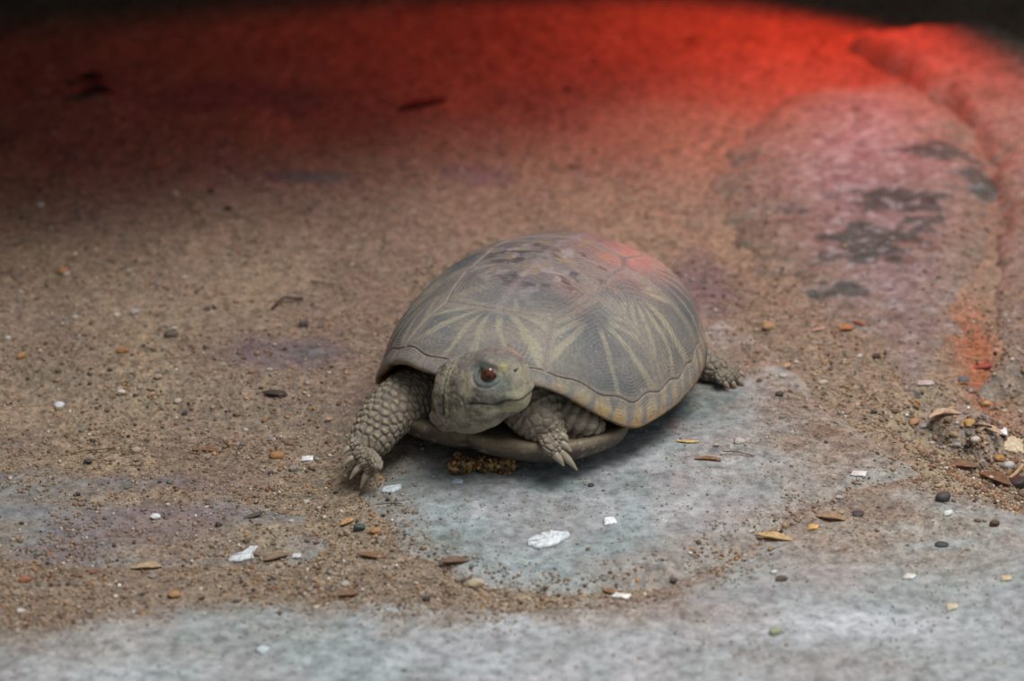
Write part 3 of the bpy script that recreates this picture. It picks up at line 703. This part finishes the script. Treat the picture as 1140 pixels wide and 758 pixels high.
# left front leg, planted beside the head
leg = [at(590, 428, -3.6), at(590, 446, -4.6), at(601, 466, -5.2), at(613, 484, -5.5), at(621, 500, -5.75)]
V, c = scaly(leg, [1.15, 1.08, .88, .56, .32], [.95, .90, .72, .48, .30], -hv, 220, 200, .22, 14, .028, 6, .15, folds=.05)
body.add(V, c)
for i, (a, b, tip) in enumerate([((614, 478), (624, 484), (633, 492)), ((615, 485), (625, 494), (636, 503)), ((614, 492), (624, 504), (643, 524)), ((610, 494), (617, 506), (628, 519))]):
    yy = -5.55 - .14 * (i if i < 3 else 3.2)
    p0 = at(607, 478, -5.4); p1 = at(*a, yy - .1); p2 = at(*b, yy - .25); p3 = at(*tip, yy - .4)
    V, c = scaly([p0, p1, p2], [.27, .24, .16], [.25, .22, .15], up, 60, 60, .16, 7, .05, 40 + i, .3)
    body.add(V, c); claws.append((p2 * .8 + p1 * .2, p2 * .5 + p3 * .5 + up * .04, p3, .16))
# folded skin of the upper arm and flank behind it
V, c = scaly([at(604, 442, -4.0), at(628, 456, -4.7), at(650, 468, -4.9), at(666, 476, -4.5)], [.80, .72, .56, .34], [.66, .60, .46, .28], up, 130, 150, .3, 10, .05, 9, .2, folds=.05, zone=lambda a, b: .4 + 0 * a)
body.add(V, c)
V, c = scaly([at(585, 462, -4.0), at(620, 478, -4.8), at(650, 484, -4.9), at(670, 483, -4.4)], [.5, .42, .32, .2], [.38, .30, .24, .18], up, 100, 100, .3, 8, .04, 12, .2, folds=.05, zone=lambda a, b: .2 + 0 * a)
body.add(V, c)
# fold left of the neck
V, c = scaly([at(520, 462, -4.0), at(497, 463, -4.8), at(481, 465, -5.1)], [.62, .55, .42], [.50, .46, .34], up, 80, 90, .3, 8, .03, 14, .1, folds=.03, zone=lambda a, b: .2 + 0 * a)
body.add(V, c * 1.3)
# left hind leg reaching back
leg = [at(740, 398, 1.8), at(775, 402, 1.9), at(795, 408, 1.5), at(810, 414, 1.2)]
V, c = scaly(leg, [.85, .68, .58, .42], [.72, .60, .48, .34], up, 150, 160, .25, 11, .05, 7, .2, folds=.05)
body.add(V, c)
for i, (a, b, tip) in enumerate([((802, 420), (806, 426), (812, 434)), ((810, 420), (815, 426), (820, 434)), ((816, 417), (822, 423), (829, 431)), ((816, 411), (823, 415), (830, 421))]):
    yy = .75 + .18 * i
    p0 = at(806, 413, 1.1); p1 = at(*a, yy); p2 = at(*b, yy - .1); p3 = at(*tip, yy - .15)
    V, c = scaly([p0, p1, p2], [.22, .19, .13], [.2, .18, .12], up, 50, 50, .15, 7, .04, 50 + i, .3)
    body.add(V, c); claws.append((p2 * .8 + p1 * .2, p2 * .5 + p3 * .5 + up * .04, p3, .105))
# right hind leg, behind the body
leg = [tw(-3.2, -2.6, 1.7), tw(-3.9, -3.6, 1.2), tw(-4.1, -4.2, .55)]
V, c = scaly(leg, [.85, .7, .5], [.75, .6, .4], hv, 80, 90, .26, 10, .08, 8, .3); body.add(V, c)
# tail
V, c = scaly([tw(-4.6, 0, 1.5), tw(-5.6, .1, 1.1), tw(-6.5, .3, .8)], [.45, .3, .1], [.4, .28, .1], up, 60, 60, .2, 8, .03, 18, .2); body.add(V, c)
bo = obj('body', body.mesh('body', M_skin), turtle); bo['label'] = 'scaly grey-olive skin of the head, neck and legs'

def claw_mesh(a, b, c, r):
    V, u, v, e = loft([a, b, c], [r, r * .72, r * .16], [r * .95, r * .7, r * .16], up, 26, 18, (.8, .6))
    return mesh('claw', V, gridfaces(*V.shape[:2])[:, ::-1], M_claw)
for cl in claws:
    o = obj('claw', claw_mesh(*cl), turtle); o.color = (*lin((146, 136, 118)), 1)
def ball(ctr, r, n=48):
    t = np.linspace(0.001, math.pi - .001, n)[:, None]; p = np.linspace(0, 2 * math.pi, n * 2, endpoint=False)[None]
    d = np.stack([np.sin(t) * np.cos(p), np.sin(t) * np.sin(p), np.cos(t) + 0 * p], -1); return np.asarray(ctr) + r * d, d
for sgn in (-1, 1):
    ctr = hw(1.86, sgn * .57, .84); V, d = ball(ctr, .25)
    look = hy * sgn * .93 + hx * .36 - hz * .16; look /= np.linalg.norm(look)
    an = np.degrees(np.arccos(np.clip(d @ look, -1, 1)))
    c = mix(lin((84, 80, 60)), lin((100, 42, 26)), sm(56, 48, an)); c = mix(c, lin((12, 8, 6)), sm(20, 16, an))
    c = mix(c, lin((30, 14, 10)), np.exp(-((an - 53) / 4) ** 2) * .8)
    e = obj('eye', mesh('eye', V, gridfaces(*V.shape[:2]), M_eye, c), turtle); e['label'] = 'dark reddish-brown eye'
    # lids: two shells of a slightly larger ball, leaving a slit
    V, d = ball(ctr, .262, 60); V = V + d * (.03 * fbm(d[..., 0] * 3, d[..., 1] * 3, d[..., 2] * 9, 31, 4))[..., None]
    hgt = d @ hz; side = d @ look; fx = d @ hx
    up_e = .44 - .75 * fx; lo_e = -.62 + .15 * fx
    for nm, msk in (('eyelid', hgt < lo_e),):
        F = gridfaces(*V.shape[:2]); ok = (msk.ravel() & (side.ravel() > -.1))[F].all(1); F = F[ok]
        us = np.unique(F); re = -np.ones(V.shape[0] * V.shape[1], int); re[us] = np.arange(len(us))
        Vv = V.reshape(-1, 3)[us]; cc_ = mix(lin((130, 126, 112)), lin((84, 88, 84)), np.clip(.5 + 2.5 * fbm(Vv[:, 0] * 9, Vv[:, 1] * 9, Vv[:, 2] * 9, 5, 3), 0, 1))
        me = mesh(nm, Vv, re[F], M_skin, cc_)
        ob = obj(nm, me, e); md = ob.modifiers.new('thick', 'SOLIDIFY'); md.thickness = .0002; md.offset = 1

# ------------------------------------------------------------ pebbles, chips, leaves and twigs
import bmesh
def ico(sub):
    bm = bmesh.new(); bmesh.ops.create_icosphere(bm, subdivisions=sub, radius=1.0)
    V = np.array([v.co[:] for v in bm.verts]); F = np.array([[v.index for v in f.verts] for f in bm.faces]); bm.free(); return V, F
ICO = ico(3)
def pebble_mesh(seed, rough=.35, cut=True):
    V, F = ICO; n = fbm(V[:, 0] * 1.1 + seed * 3, V[:, 1] * 1.1, V[:, 2] * 1.1, seed, 3)
    V = V * (1 + rough * 2 * n)[:, None]
    if cut:                                  # a few flattened faces
        r = np.random.default_rng(seed)
        for _ in range(5):
            d = r.normal(size=3); d /= np.linalg.norm(d); h = r.uniform(.55, .8); k = V @ d
            V = V - np.maximum(k - h, 0)[:, None] * d * .85
    V = V * [1, .78, .62]
    return mesh('pebble', V, F, M_pebble)
PEB = [pebble_mesh(i, .28 if i % 2 else .4, i % 3 != 0) for i in range(8)]
def chip_mesh(name, pts, th, seed, bend=0.0, mat=None):
    """angular flake: outline in cm, real thickness, rough faces"""
    P = np.array(pts, float); n = 10; rows = []
    m = len(P); E = []
    for i in range(m):
        a, b = P[i], P[(i + 1) % m]
        for t in np.linspace(0, 1, 6, endpoint=False): E.append(a + (b - a) * t)
    E = np.array(E); c = E.mean(0); E = E + .05 * np.abs(E).max() * np.random.default_rng(seed).normal(size=E.shape) * .7
    k = [(0.0, .5), (.5, .5), (.85, .48), (.97, .3), (1.0, 0), (.97, -.3), (.85, -.48), (.5, -.5), (0.0, -.5)]
    V = []
    for r, z in k:
        q = c + (E - c) * r
        zz = z * th + bend * (q[:, 0] ** 2) + th * .5 * fbm(q[:, 0] * 6 + seed, q[:, 1] * 6, z, seed, 3)
        V.append(np.column_stack([q, zz]))
    V = np.array(V); return mesh(name, V, gridfaces(len(V), V.shape[1])[:, ::-1], mat or M_pebble, smooth=False)
def leaf_mesh(name, L, w_, curl, bend, seed, th=.03):
    """narrow dry leaf or husk: lens outline, curled across and bent along, with thickness"""
    n, m = 30, 9; t = np.linspace(0, 1, n)[:, None]; s = np.linspace(-1, 1, m)[None]
    wid = w_ / 2 * np.sin(math.pi * np.clip(t * .94 + .03, 0, 1)) ** .7 * (1 + .35 * fbm(t * 4 + seed, 0 * t, 0, seed, 2))
    x = (t - .5) * L + 0 * s; y = wid * s + bend * ((t - .5) ** 2) * L * 2
    z = curl * w_ * (s ** 2) * np.sin(math.pi * t) + .12 * L * fbm(t * 3 + seed, s * .5, 0, seed + 3, 2) * .5 + th * .6 * np.exp(-(s / .15) ** 2)
    T = np.stack([x, y, z], -1); B = T - [0, 0, th]
    F = gridfaces(n, m, False); k = n * m
    per = list(range(m)) + [i * m + m - 1 for i in range(1, n)] + [(n - 1) * m + j for j in range(m - 2, -1, -1)] + [i * m for i in range(n - 2, 0, -1)]
    per = np.array(per); nx = np.roll(per, -1)
    Fs = np.stack([per, nx, nx + k, per + k], 1)
    return mesh(name, np.vstack([T.reshape(-1, 3), B.reshape(-1, 3)]), np.vstack([F[:, ::-1], F + k, Fs]), M_litter)
def twig_mesh(pts, r, seed):
    V, u, v, e = loft(pts, [r] * len(pts), [r * .85] * len(pts), up, 60, 12, (1, 1))
    V = V + .25 * r * fbm(V * 3 / max(r, .03) * .1 + seed, V[..., ::-1] * 2, 0, seed, 3)
    return mesh('twig', V, gridfaces(*V.shape[:2])[:, ::-1], M_litter)
def clump_mesh(seed, n=46, R=1.0):
    r = np.random.default_rng(seed); V0, F0 = ico(2); Vs, Fs = [], []; off = 0
    core, Fc = ICO; Vs.append(core * [R * .8, R * .7, R * .62] * (1 + .5 * fbm(core[:, 0] * 2, core[:, 1] * 2, core[:, 2] * 2, seed, 3))[:, None]); Fs.append(Fc); off = len(core)
    for i in range(n):
        d = r.normal(size=3); d /= np.linalg.norm(d); q = r.uniform(.10, .27) * R
        p = d * [R * .78, R * .68, R * .6]
        A = V0 * r.uniform(.75, 1.2, (len(V0), 1)) * q * r.uniform(.7, 1.2, 3) + p
        Vs.append(A); Fs.append(F0 + off); off += len(V0)
    return mesh('clump', np.vstack(Vs), np.vstack(Fs), M_clump)
M_clump, nt, P_ = nodes('gritty_clump')
tc = N(nt, 'ShaderNodeTexCoord'); vo = N(nt, 'ShaderNodeTexVoronoi', i_Scale=700.0); nt.links.new(tc.outputs['Object'], vo.inputs['Vector'])
sp_ = N(nt, 'ShaderNodeSeparateColor'); nt.links.new(vo.outputs['Color'], sp_.inputs[0])
nt.links.new(ramp(nt, sp_.outputs[0], [(0, lin((58, 40, 26))), (.5, lin((104, 78, 48))), (.85, lin((150, 118, 70))), (1, lin((196, 160, 96)))]), P_.inputs['Base Color'])
P_.inputs['Roughness'].default_value = .3

def put(me, name, px, py, rz, scale, color, label, cat, tilt=(0, 0), lift=.3, group=None):
    p = on(px, py); o = obj(name, me, loc=(p[0], p[1], p[2] + lift))
    o.rotation_euler = (tilt[0], tilt[1], rz); o.scale = scale if hasattr(scale, '__len__') else (scale,) * 3
    o.color = (*lin(color), 1); tag(o, label, cat, group); return o
WH = (200, 204, 208)
# the clumps under the front of the plastron
for (px, py, R, s, lab) in [(513, 519, .50, 1, 'golden-brown gritty clump under the front rim of the lower shell, leftmost of three'),
                            (538, 518, .40, 2, 'small dark brown gritty clump in the shade of the lower shell, between two others'),
                            (563, 518, .46, 3, 'brown gritty clump under the lower shell, rightmost of the three, nearest the raised claw')]:
    p = on(px, py + 7); o = obj('dirt_clump', clump_mesh(s, 46, R), loc=(p[0], p[1] + .1, p[2] + R * .42)); tag(o, lab, 'clump')
# white chips and flakes
def chip(pts, th, seed, px, py, rz, color, label, lift=.03, bend=0, tilt=(0, 0), name='chip', cat='chip'):
    put(chip_mesh(name, pts, th, seed, bend), name, px, py, rz, 1, color, label, cat, tilt, lift)
chip([(-.66, -.22), (-.62, .02), (-.2, .40), (.30, .52), (.66, .40), (.70, .16), (.42, -.12), (.05, -.40), (-.4, -.46)], .16, 1, 610, 603, .12, (214, 220, 224), 'large flat white stone chip lying alone on the slab in front of the turtle', .06)
chip([(-.22, -.2), (-.1, .24), (.22, .2), (.2, -.2)], .08, 2, 678, 581, .3, (232, 236, 240), 'small bright white speck of stone up and right of the large white chip', .03)
chip([(-.42, -.30), (-.30, -.02), (-.02, .10), (.22, .42), (.42, .40), (.30, .10), (.36, -.1), (.0, -.28)], .10, 3, 270, 620, -.1, WH, 'ragged white flake on the sand at the lower left', .05, tilt=(.25, 0))
chip([(-.36, -.18), (-.2, .14), (.34, .22), (.30, -.05), (.0, -.26)], .08, 4, 436, 545, .2, (190, 198, 202), 'pale grey-white flake right beside the claws of the forward stretched foot', .04)
chip([(-.2, -.12), (-.16, .16), (.22, .18), (.18, -.12)], .07, 5, 342, 512, .1, (226, 228, 232), 'bright white flake on the sand left of the stretched forefoot', .04)
chip([(-.18, -.12), (-.1, .14), (.2, .1), (.14, -.14)], .06, 6, 509, 537, .1, (170, 184, 194), 'tiny bluish flake at the foot of the gritty clumps', .03)
chip([(-.26, -.16), (-.2, .12), (.28, .16), (.22, -.2)], .07, 7, 956, 528, -.1, (206, 206, 206), 'white chip on sandy stone right of the turtle', .04)
chip([(-.34, -.1), (-.26, .3), (.05, .46), (.38, .30), (.36, -.28), (.02, -.24)], .08, 8, 1127, 501, .1, (196, 176, 146), 'cream-coloured angular flake in the gravel at the right edge', .10, tilt=(.5, .1))
chip([(-.28, -.1), (-.1, .2), (.25, .2), (.2, -.16), (0, -.05)], .07, 9, 1114, 482, .2, (224, 224, 232), 'crinkled white flake above the cream angular flake in the gravel', .08, tilt=(.3, 0))
chip([(-.3, -.12), (-.2, .14), (.3, .12), (.2, -.16)], .09, 10, 692, 665, -.25, (222, 224, 222), 'white chip with a brown bit beside it, in the front sand seam', .05)
chip([(-.22, -.12), (-.1, .14), (.24, .1), (.1, -.14)], .08, 11, 1012, 643, 0, (206, 206, 200), 'small white chip in the blurred lower right', .04)
chip([(-.25, -.12), (-.1, .14), (.24, .1), (.1, -.14)], .08, 12, 1060, 677, .4, (196, 186, 158), 'cream chip lowest at the right, blurred', .04)
chip([(-.2, -.12), (-.1, .14), (.22, .1), (.1, -.12)], .08, 13, 1120, 645, .2, (196, 180, 146), 'small tan chip near the right edge on the front slab', .04)
chip([(-.2, -.16), (-.14, .2), (.2, .2), (.2, -.1)], .08, 14, 293, 725, .8, (190, 200, 204), 'small white chip on the front slab at the bottom left', .04)
chip([(-.16, -.1), (-.1, .14), (.16, .1), (.1, -.12)], .06, 15, 330, 620, .2, (206, 206, 206), 'tiny white chip just right of a curled brown leaf at the lower left', .04)
chip([(-.4, -.1), (-.3, .1), (.3, .2), (.4, -.02)], .1, 16, 1092, 412, .2, (150, 70, 60), 'small red-brown chip on the reddish gravel behind the right rocks', .08)
chip([(-.3, -.15), (-.2, .14), (.26, .2), (.3, -.1)], .08, 17, 1030, 428, 0, (176, 170, 166), 'grey chip at the foot of the mauve rock', .05)
chip([(-.2, -.1), (-.1, .14), (.24, .1), (.1, -.14)], .08, 18, 905, 608 - 20, .2, (204, 166, 104), 'yellow-tan chip on the sandy front slab right of centre', .04)
# single pebbles that stand out
def peb(k, px, py, r, color, label, rz=0.3, flat=1.0):
    r = r * .85; put(PEB[k], 'pebble', px, py, rz, (r, r, r * flat), color, label, 'pebble', lift=r * .35 * flat)
peb(3, 66, 453, .22, (220, 224, 226), 'bright white round pebble on the sand at far left')
peb(5, 135, 440, .21, (206, 200, 188), 'off-white oval pebble up and right of the bright white round pebble')
peb(1, 173, 577, .19, (222, 226, 230), 'white pebble alone on the bluish stone at lower left')
peb(0, 45, 229, .17, (190, 190, 184), 'small pale pebble alone in the dim upper left', .2)
peb(2, 151, 349, .21, (166, 160, 156), 'grey-white pebble in the left sand, right of a paler oval one')
peb(4, 130, 352, .17, (204, 196, 180), 'small ivory oval pebble in the left sand')
peb(6, 70, 304, .26, (172, 124, 86), 'orange-brown pebble in the upper left sand')
peb(5, 194, 367, .14, (196, 190, 180), 'tiny pale pebble below the ivory oval one at left')
peb(7, 137, 392, .22, (164, 120, 78), 'orange pebble in the left sand')
peb(2, 24, 398, .22, (172, 124, 76), 'amber pebble near the left edge')
peb(3, 9, 377, .12, (210, 206, 200), 'tiny white pebble at the left edge')
peb(3, 198, 450, .17, (184, 176, 164), 'pale beige pebble in the gravelly patch left of centre')
peb(1, 176, 421, .18, (170, 150, 136), 'pinkish pebble in the gravelly patch left of centre')
peb(6, 152, 503, .20, (176, 160, 140), 'beige pebble on the left sand below the gravelly patch')
peb(0, 308, 509, .28, (160, 118, 74), 'orange-tan pebble left of the stretched forefoot')
peb(4, 326, 523, .22, (150, 138, 126), 'greyish round pebble just below the orange-tan pebble')
peb(5, 98, 516, .2, (70, 66, 66), 'dark pebble on the bluish stone at left')
peb(7, 28, 647, .2, (166, 108, 78), 'rust-orange pebble at the lower left edge')
peb(1, 194, 664, .22, (176, 132, 90), 'tan-orange pebble in the sand seam at lower left')
peb(2, 1056, 573, .20, (216, 222, 216), 'white pebble in front of the dark lump on the right slab')
peb(6, 1050, 556, .30, (72, 70, 68), 'dark grey lump on the slab in front of the gravelly hollow')
peb(5, 1107, 585, .22, (86, 66, 54), 'brown lump near the right edge of the front slab')
peb(3, 955, 573, .24, (70, 68, 70), 'dark flattish lump on the sandy slab right of centre', .1, .6)
peb(0, 1048, 607, .24, (62, 66, 70), 'dark flat lump on the blurred front slab at the right', .1, .6)
peb(4, 862, 705, .26, (150, 160, 128), 'greenish pebble on the front slab, bottom right of centre')
peb(7, 870, 646, .2, (96, 84, 74), 'small brown lump beside a white speck on the front slab')
peb(2, 862, 638, .13, (206, 208, 204), 'tiny white pebble behind a small brown lump on the front slab')
peb(6, 1123, 520, .24, (186, 188, 184), 'pale grey pebble in the gravel near the right edge')
peb(1, 1112, 512, .22, (182, 132, 70), 'orange pebble in the gravel left of the cream flake')
peb(3, 1078, 492, .24, (188, 148, 82), 'golden pebble in the middle of the gravelly hollow')
peb(5, 1098, 452, .20, (196, 156, 100), 'yellow pebble on the small purplish stone')
peb(0, 1072, 425, .22, (92, 104, 104), 'blue-grey pebble at the mouth of the reddish crevice')
peb(2, 1018, 476, .24, (176, 128, 92), 'orange-pink pebble at the corner of the gravelly hollow')
peb(4, 1132, 541, .42, (50, 46, 42), 'dark stone at the right edge of the gravelly hollow')
peb(6, 1085, 505, .2, (206, 192, 182), 'pinkish-white pebble behind the brown leaf in the hollow')
peb(7, 973, 460, .13, (54, 50, 50), 'small dark pebble on the slab edge right of the turtle')
peb(3, 633, 101, .16, (52, 30, 26), 'small dark pellet in the red glow above the turtle')
peb(1, 235, 214, .15, (46, 34, 30), 'small dark pellet in the dim sand at upper left')
peb(5, 254, 234, .20, (56, 46, 44), 'larger dark pellet in the dim sand, right of a smaller one')
peb(2, 338, 363, .22, (60, 54, 52), 'dark round pellet below the dark crooked twig')
peb(0, 190, 374, .28, (94, 78, 70), 'dark brown lump in the left sand')
peb(4, 975, 398, .20, (66, 56, 52), 'dark pebble on the sand behind the slab edge')
peb(6, 868, 440, .18, (80, 74, 70), 'dark grey pebble on sand right of the hind foot')
peb(3, 957, 250 + 147, .12, (210, 206, 200), 'tiny white pebble on the sand behind the slab edge')
peb(2, 876, 409, .20, (182, 150, 116), 'tan pebble on the sand just right of the hind foot')
peb(7, 917, 427, .17, (200, 186, 170), 'pale pebble on sand near the slab edge, right of the hind foot')
peb(1, 855, 366, .26, (174, 138, 100), 'yellowish pebble behind the hind foot by the slab edge')
peb(5, 797, 497, .15, (176, 168, 158), 'small pale pebble right of the straw splinter')
peb(0, 823, 493, .22, (186, 180, 172), 'off-white pebble on the slab right of the turtle')
peb(4, 654, 608 + 4, .10, (120, 96, 74), 'tiny brown pebble behind the large white chip')
peb(6, 750, 648, .15, (86, 72, 70), 'small dark pebble in the front sand seam')
peb(3, 658, 541, .12, (70, 66, 70), 'small dark pebble on the slab below the long claw')
peb(2, 640, 520, .10, (60, 52, 46), 'tiny dark grit touching the long claw')
peb(5, 400, 590, .26, (70, 84, 80), 'dark greenish pebble at the corner of the turtle slab')
peb(1, 418, 593, .2, (170, 128, 84), 'tan pebble beside the dark greenish one')
peb(7, 530, 652, .28, (188, 172, 146), 'cream lump in the sand seam in front of the slab')
peb(4, 384, 652, .2, (176, 172, 160), 'pale lump in the left end of the front sand seam')
peb(6, 475, 668, .16, (70, 62, 56), 'small dark bit in the front sand seam, left of centre')
# leaves, husks, splinters
def leaf(L, w_, curl, bend, seed, px, py, rz, color, label, tilt=(0, 0), lift=.06, name='dry_leaf', cat='leaf'):
    put(leaf_mesh(name, L, w_, curl, bend, seed), name, px, py, rz, 1, color, label, cat, tilt, lift)
leaf(.95, .42, .25, .1, 1, 1072, 521, -.15, (120, 90, 68), 'dark brown dry leaf against the slab edge in the gravelly hollow', lift=.1)
leaf(1.2, .5, .3, .1, 2, 1107, 537, -.75, (118, 84, 62), 'long brown leaf in the gravel beside the dark stone', lift=.12)
leaf(.9, .26, .35, .3, 3, 1102, 489, -.95, (196, 164, 136), 'pinkish curved husk in the gravel left of the white flake', lift=.12)
leaf(1.1, .34, .4, -.25, 4, 1050, 464, .25, (186, 156, 130), 'pale curved leaf at the back of the gravelly hollow', lift=.08)
leaf(.5, .36, .2, .1, 5, 943, 367, .2, (166, 112, 74), 'small orange-brown leaf piece behind the slab edge')
leaf(.62, .16, .2, .1, 6, 912, 368, .5, (186, 146, 124), 'pinkish splinter behind the slab edge', name='splinter', cat='splinter')
leaf(.55, .14, .2, .1, 7, 956, 361, -.8, (150, 86, 60), 'reddish-brown splinter right of the small orange-brown leaf', name='splinter', cat='splinter')
leaf(.75, .12, .1, .1, 8, 765, 493, -.1, (206, 176, 116), 'straw-yellow splinter on the slab right of the turtle', name='splinter', cat='splinter')
leaf(.85, .16, .3, -.2, 9, 788, 512, -.15, (134, 98, 68), 'brown curved splinter below the straw-yellow one', name='splinter', cat='splinter')
leaf(.9, .40, .3, .1, 10, 925, 578, -.3, (152, 124, 96), 'tan-brown leaf on the sandy slab right of centre')
leaf(1.1, .34, .3, .15, 11, 862, 600, -.35, (190, 158, 112), 'pale tan leaf blade in the sandy seam right of centre')
leaf(.9, .26, .3, .15, 12, 413, 621, -.25, (124, 92, 66), 'brown leaf piece in the sand at the corner of the turtle slab')
leaf(.95, .34, .35, .1, 13, 506, 627, .1, (112, 86, 70), 'reddish-brown leaf piece at the front edge of the turtle slab')
leaf(.6, .24, .2, .1, 14, 388, 582, .9, (176, 132, 84), 'orange leaf scrap below the stretched forefoot')
leaf(.8, .2, .2, .1, 15, 281, 576, .3, (86, 78, 70), 'dark upturned splinter on the stone at lower left', tilt=(0, -.2), name='splinter', cat='splinter')
leaf(.95, .30, .3, .1, 16, 163, 633, .1, (168, 146, 114), 'tan leaf sliver at lower left')
leaf(.8, .32, .3, .1, 17, 308, 622, .5, (126, 104, 84), 'curled brown leaf right of the ragged white flake')
leaf(1.0, .22, .2, -.1, 18, 232, 502, -.1, (120, 88, 64), 'brown leaf sliver on sand left of the stretched forefoot')
leaf(.8, .26, .3, .1, 19, 385, 664, .2, (116, 88, 66), 'brown scrap at the left end of the front sand seam')
leaf(.45, .2, .2, .1, 20, 678, 660, -.5, (134, 100, 66), 'brown scrap touching the white chip in the front seam')
leaf(.7, .12, .1, .1, 21, 640, 187, .2, (86, 44, 34), 'dark reddish splinter above the turtle shell', name='splinter', cat='splinter')
leaf(.6, .12, .1, .1, 22, 770, 47, .1, (90, 40, 30), 'dark splinter in the bright red glow', name='splinter', cat='splinter')
leaf(.5, .3, .2, .1, 23, 176, 188, .9, (120, 96, 40), 'mustard-yellow leaf scrap in the dim upper left')
leaf(2.3, .62, .12, .1, 24, 472, 118, .55, (70, 42, 32), 'long dark brown bark piece on the ground up and left of the turtle', lift=.08)
leaf(.9, .30, .3, .2, 25, 308, 441, -.1, (60, 50, 44), 'dark curled leaf on the sand left of the turtle', tilt=(0, .1))
leaf(1.0, .5, .4, .3, 26, 100, 92, -.3, (40, 28, 24), 'dark curled leaf in the dim top left corner, upper of two', lift=.15)
leaf(1.5, .5, .5, -.4, 27, 108, 106, .2, (40, 28, 24), 'dark curled leaf in the dim top left corner, lower of two', lift=.15)
def twig(pts, r, seed, px, py, rz, color, label, lift=.08, tilt=(0, 0)):
    put(twig_mesh([np.array([a, b, c], float) for a, b, c in pts], r, seed), 'twig', px, py, rz, 1, color, label, 'twig', tilt, lift)
twig([(-.5, -.5, 0), (-.35, -.1, .05), (-.1, .25, .1), (.2, .3, .06), (.55, .35, .02)], .05, 1, 320, 340, 0, (58, 50, 46), 'dark crooked twig on the sand left of the turtle shell')
twig([(-.7, -.1, 0), (-.2, 0, .04), (.3, .06, .03), (.75, .2, 0)], .025, 2, 103, 505, .1, (104, 78, 58), 'thin brown twig lying on the left sand')
twig([(-.3, .05, .02), (0, 0, .04), (.35, -.05, 0)], .035, 3, 1093, 477, -.05, (48, 46, 48), 'short dark twig in the gravel behind the pinkish husk')
twig([(-.5, 0, 0), (0, .02, .04), (.5, -.06, 0)], .03, 4, 1075, 434, -.05, (190, 120, 84), 'orange thin twig at the foot of the crevice')
twig([(-.2, -.3, .0), (.1, .1, .06), (.3, .5, .1)], .06, 5, 1130, 530, 0, (176, 152, 120), 'pale stubby twig leaning by the dark stone')
twig([(-.5, .15, 0), (0, .03, .03), (.5, -.2, 0)], .02, 6, 822, 507, 0, (110, 84, 66), 'hair-thin brown twig on the slab right of the turtle')
twig([(0, -.3, .0), (.02, 0, .1), (.0, .35, .14)], .02, 7, 215, 300, 0, (150, 134, 106), 'thin pale stem standing up in the left sand')
twig([(-.45, .25, .0), (-.1, .0, .05), (.1, -.1, .05), (.4, -.05, 0)], .03, 8, 360, 318, 0, (92, 82, 76), 'thin grey forked twig above the crooked one', )
twig([(-.5, 0, 0), (.1, .03, .03), (.4, 0, 0)], .02, 9, 436, 539 - 70 + 95, 0, (80, 70, 62), 'thin dark stem on the slab below the stretched forefoot')
# many smaller pebbles: countable, named by colour and the patch they lie in
PC = {'tan': (168, 142, 112), 'brown': (116, 92, 76), 'grey': (140, 138, 134), 'whitish': (186, 180, 172), 'orange': (158, 124, 92), 'dark': (82, 74, 70)}
PATCH = [('on the sand at the upper left, behind the turtle', (10, 420, 120, 300), 34), ('on the gravelly sand at the far left', (5, 230, 300, 520), 56),
         ('on the sand just left of the turtle', (230, 390, 330, 600), 44), ('in the lower left sand', (10, 380, 600, 690), 26),
         ('on the sand behind the slab edge right of the turtle', (800, 960, 330, 470), 30), ('in the gravelly hollow at the right', (1000, 1135, 455, 540), 44),
         ('on the sandy slab right of the turtle', (830, 1100, 490, 620), 24), ('on the reddish ground in the upper right', (640, 1000, 90, 320), 18)]
rng = np.random.default_rng(21)
for where, (x0, x1, y0, y1), n in PATCH:
    for i in range(n):
        cname = rng.choice(list(PC), p=[.32, .22, .16, .12, .10, .08])
        px, py = rng.uniform(x0, x1), rng.uniform(y0, y1)
        if where.startswith('in the gravelly') and (px - 1000) * .68 + 470 < py: px = min(1135, px + 60)
        if 395 < px < 840 and 255 < py < 545: continue
        r = rng.uniform(.065, .135) * (1.25 if 'hollow' in where else 1)
        col_ = np.clip(np.array(PC[cname]) * rng.uniform(.88, 1.1), 0, 255)
        put(PEB[rng.integers(8)], 'pebble', px, py, rng.uniform(0, 6), (r, r * rng.uniform(.8, 1.2), r * rng.uniform(.8, 1.1)), col_,
            'tiny %s pebble %s' % (cname, where), 'pebble', lift=r * .3, group='tiny %s pebbles %s' % (cname, where))
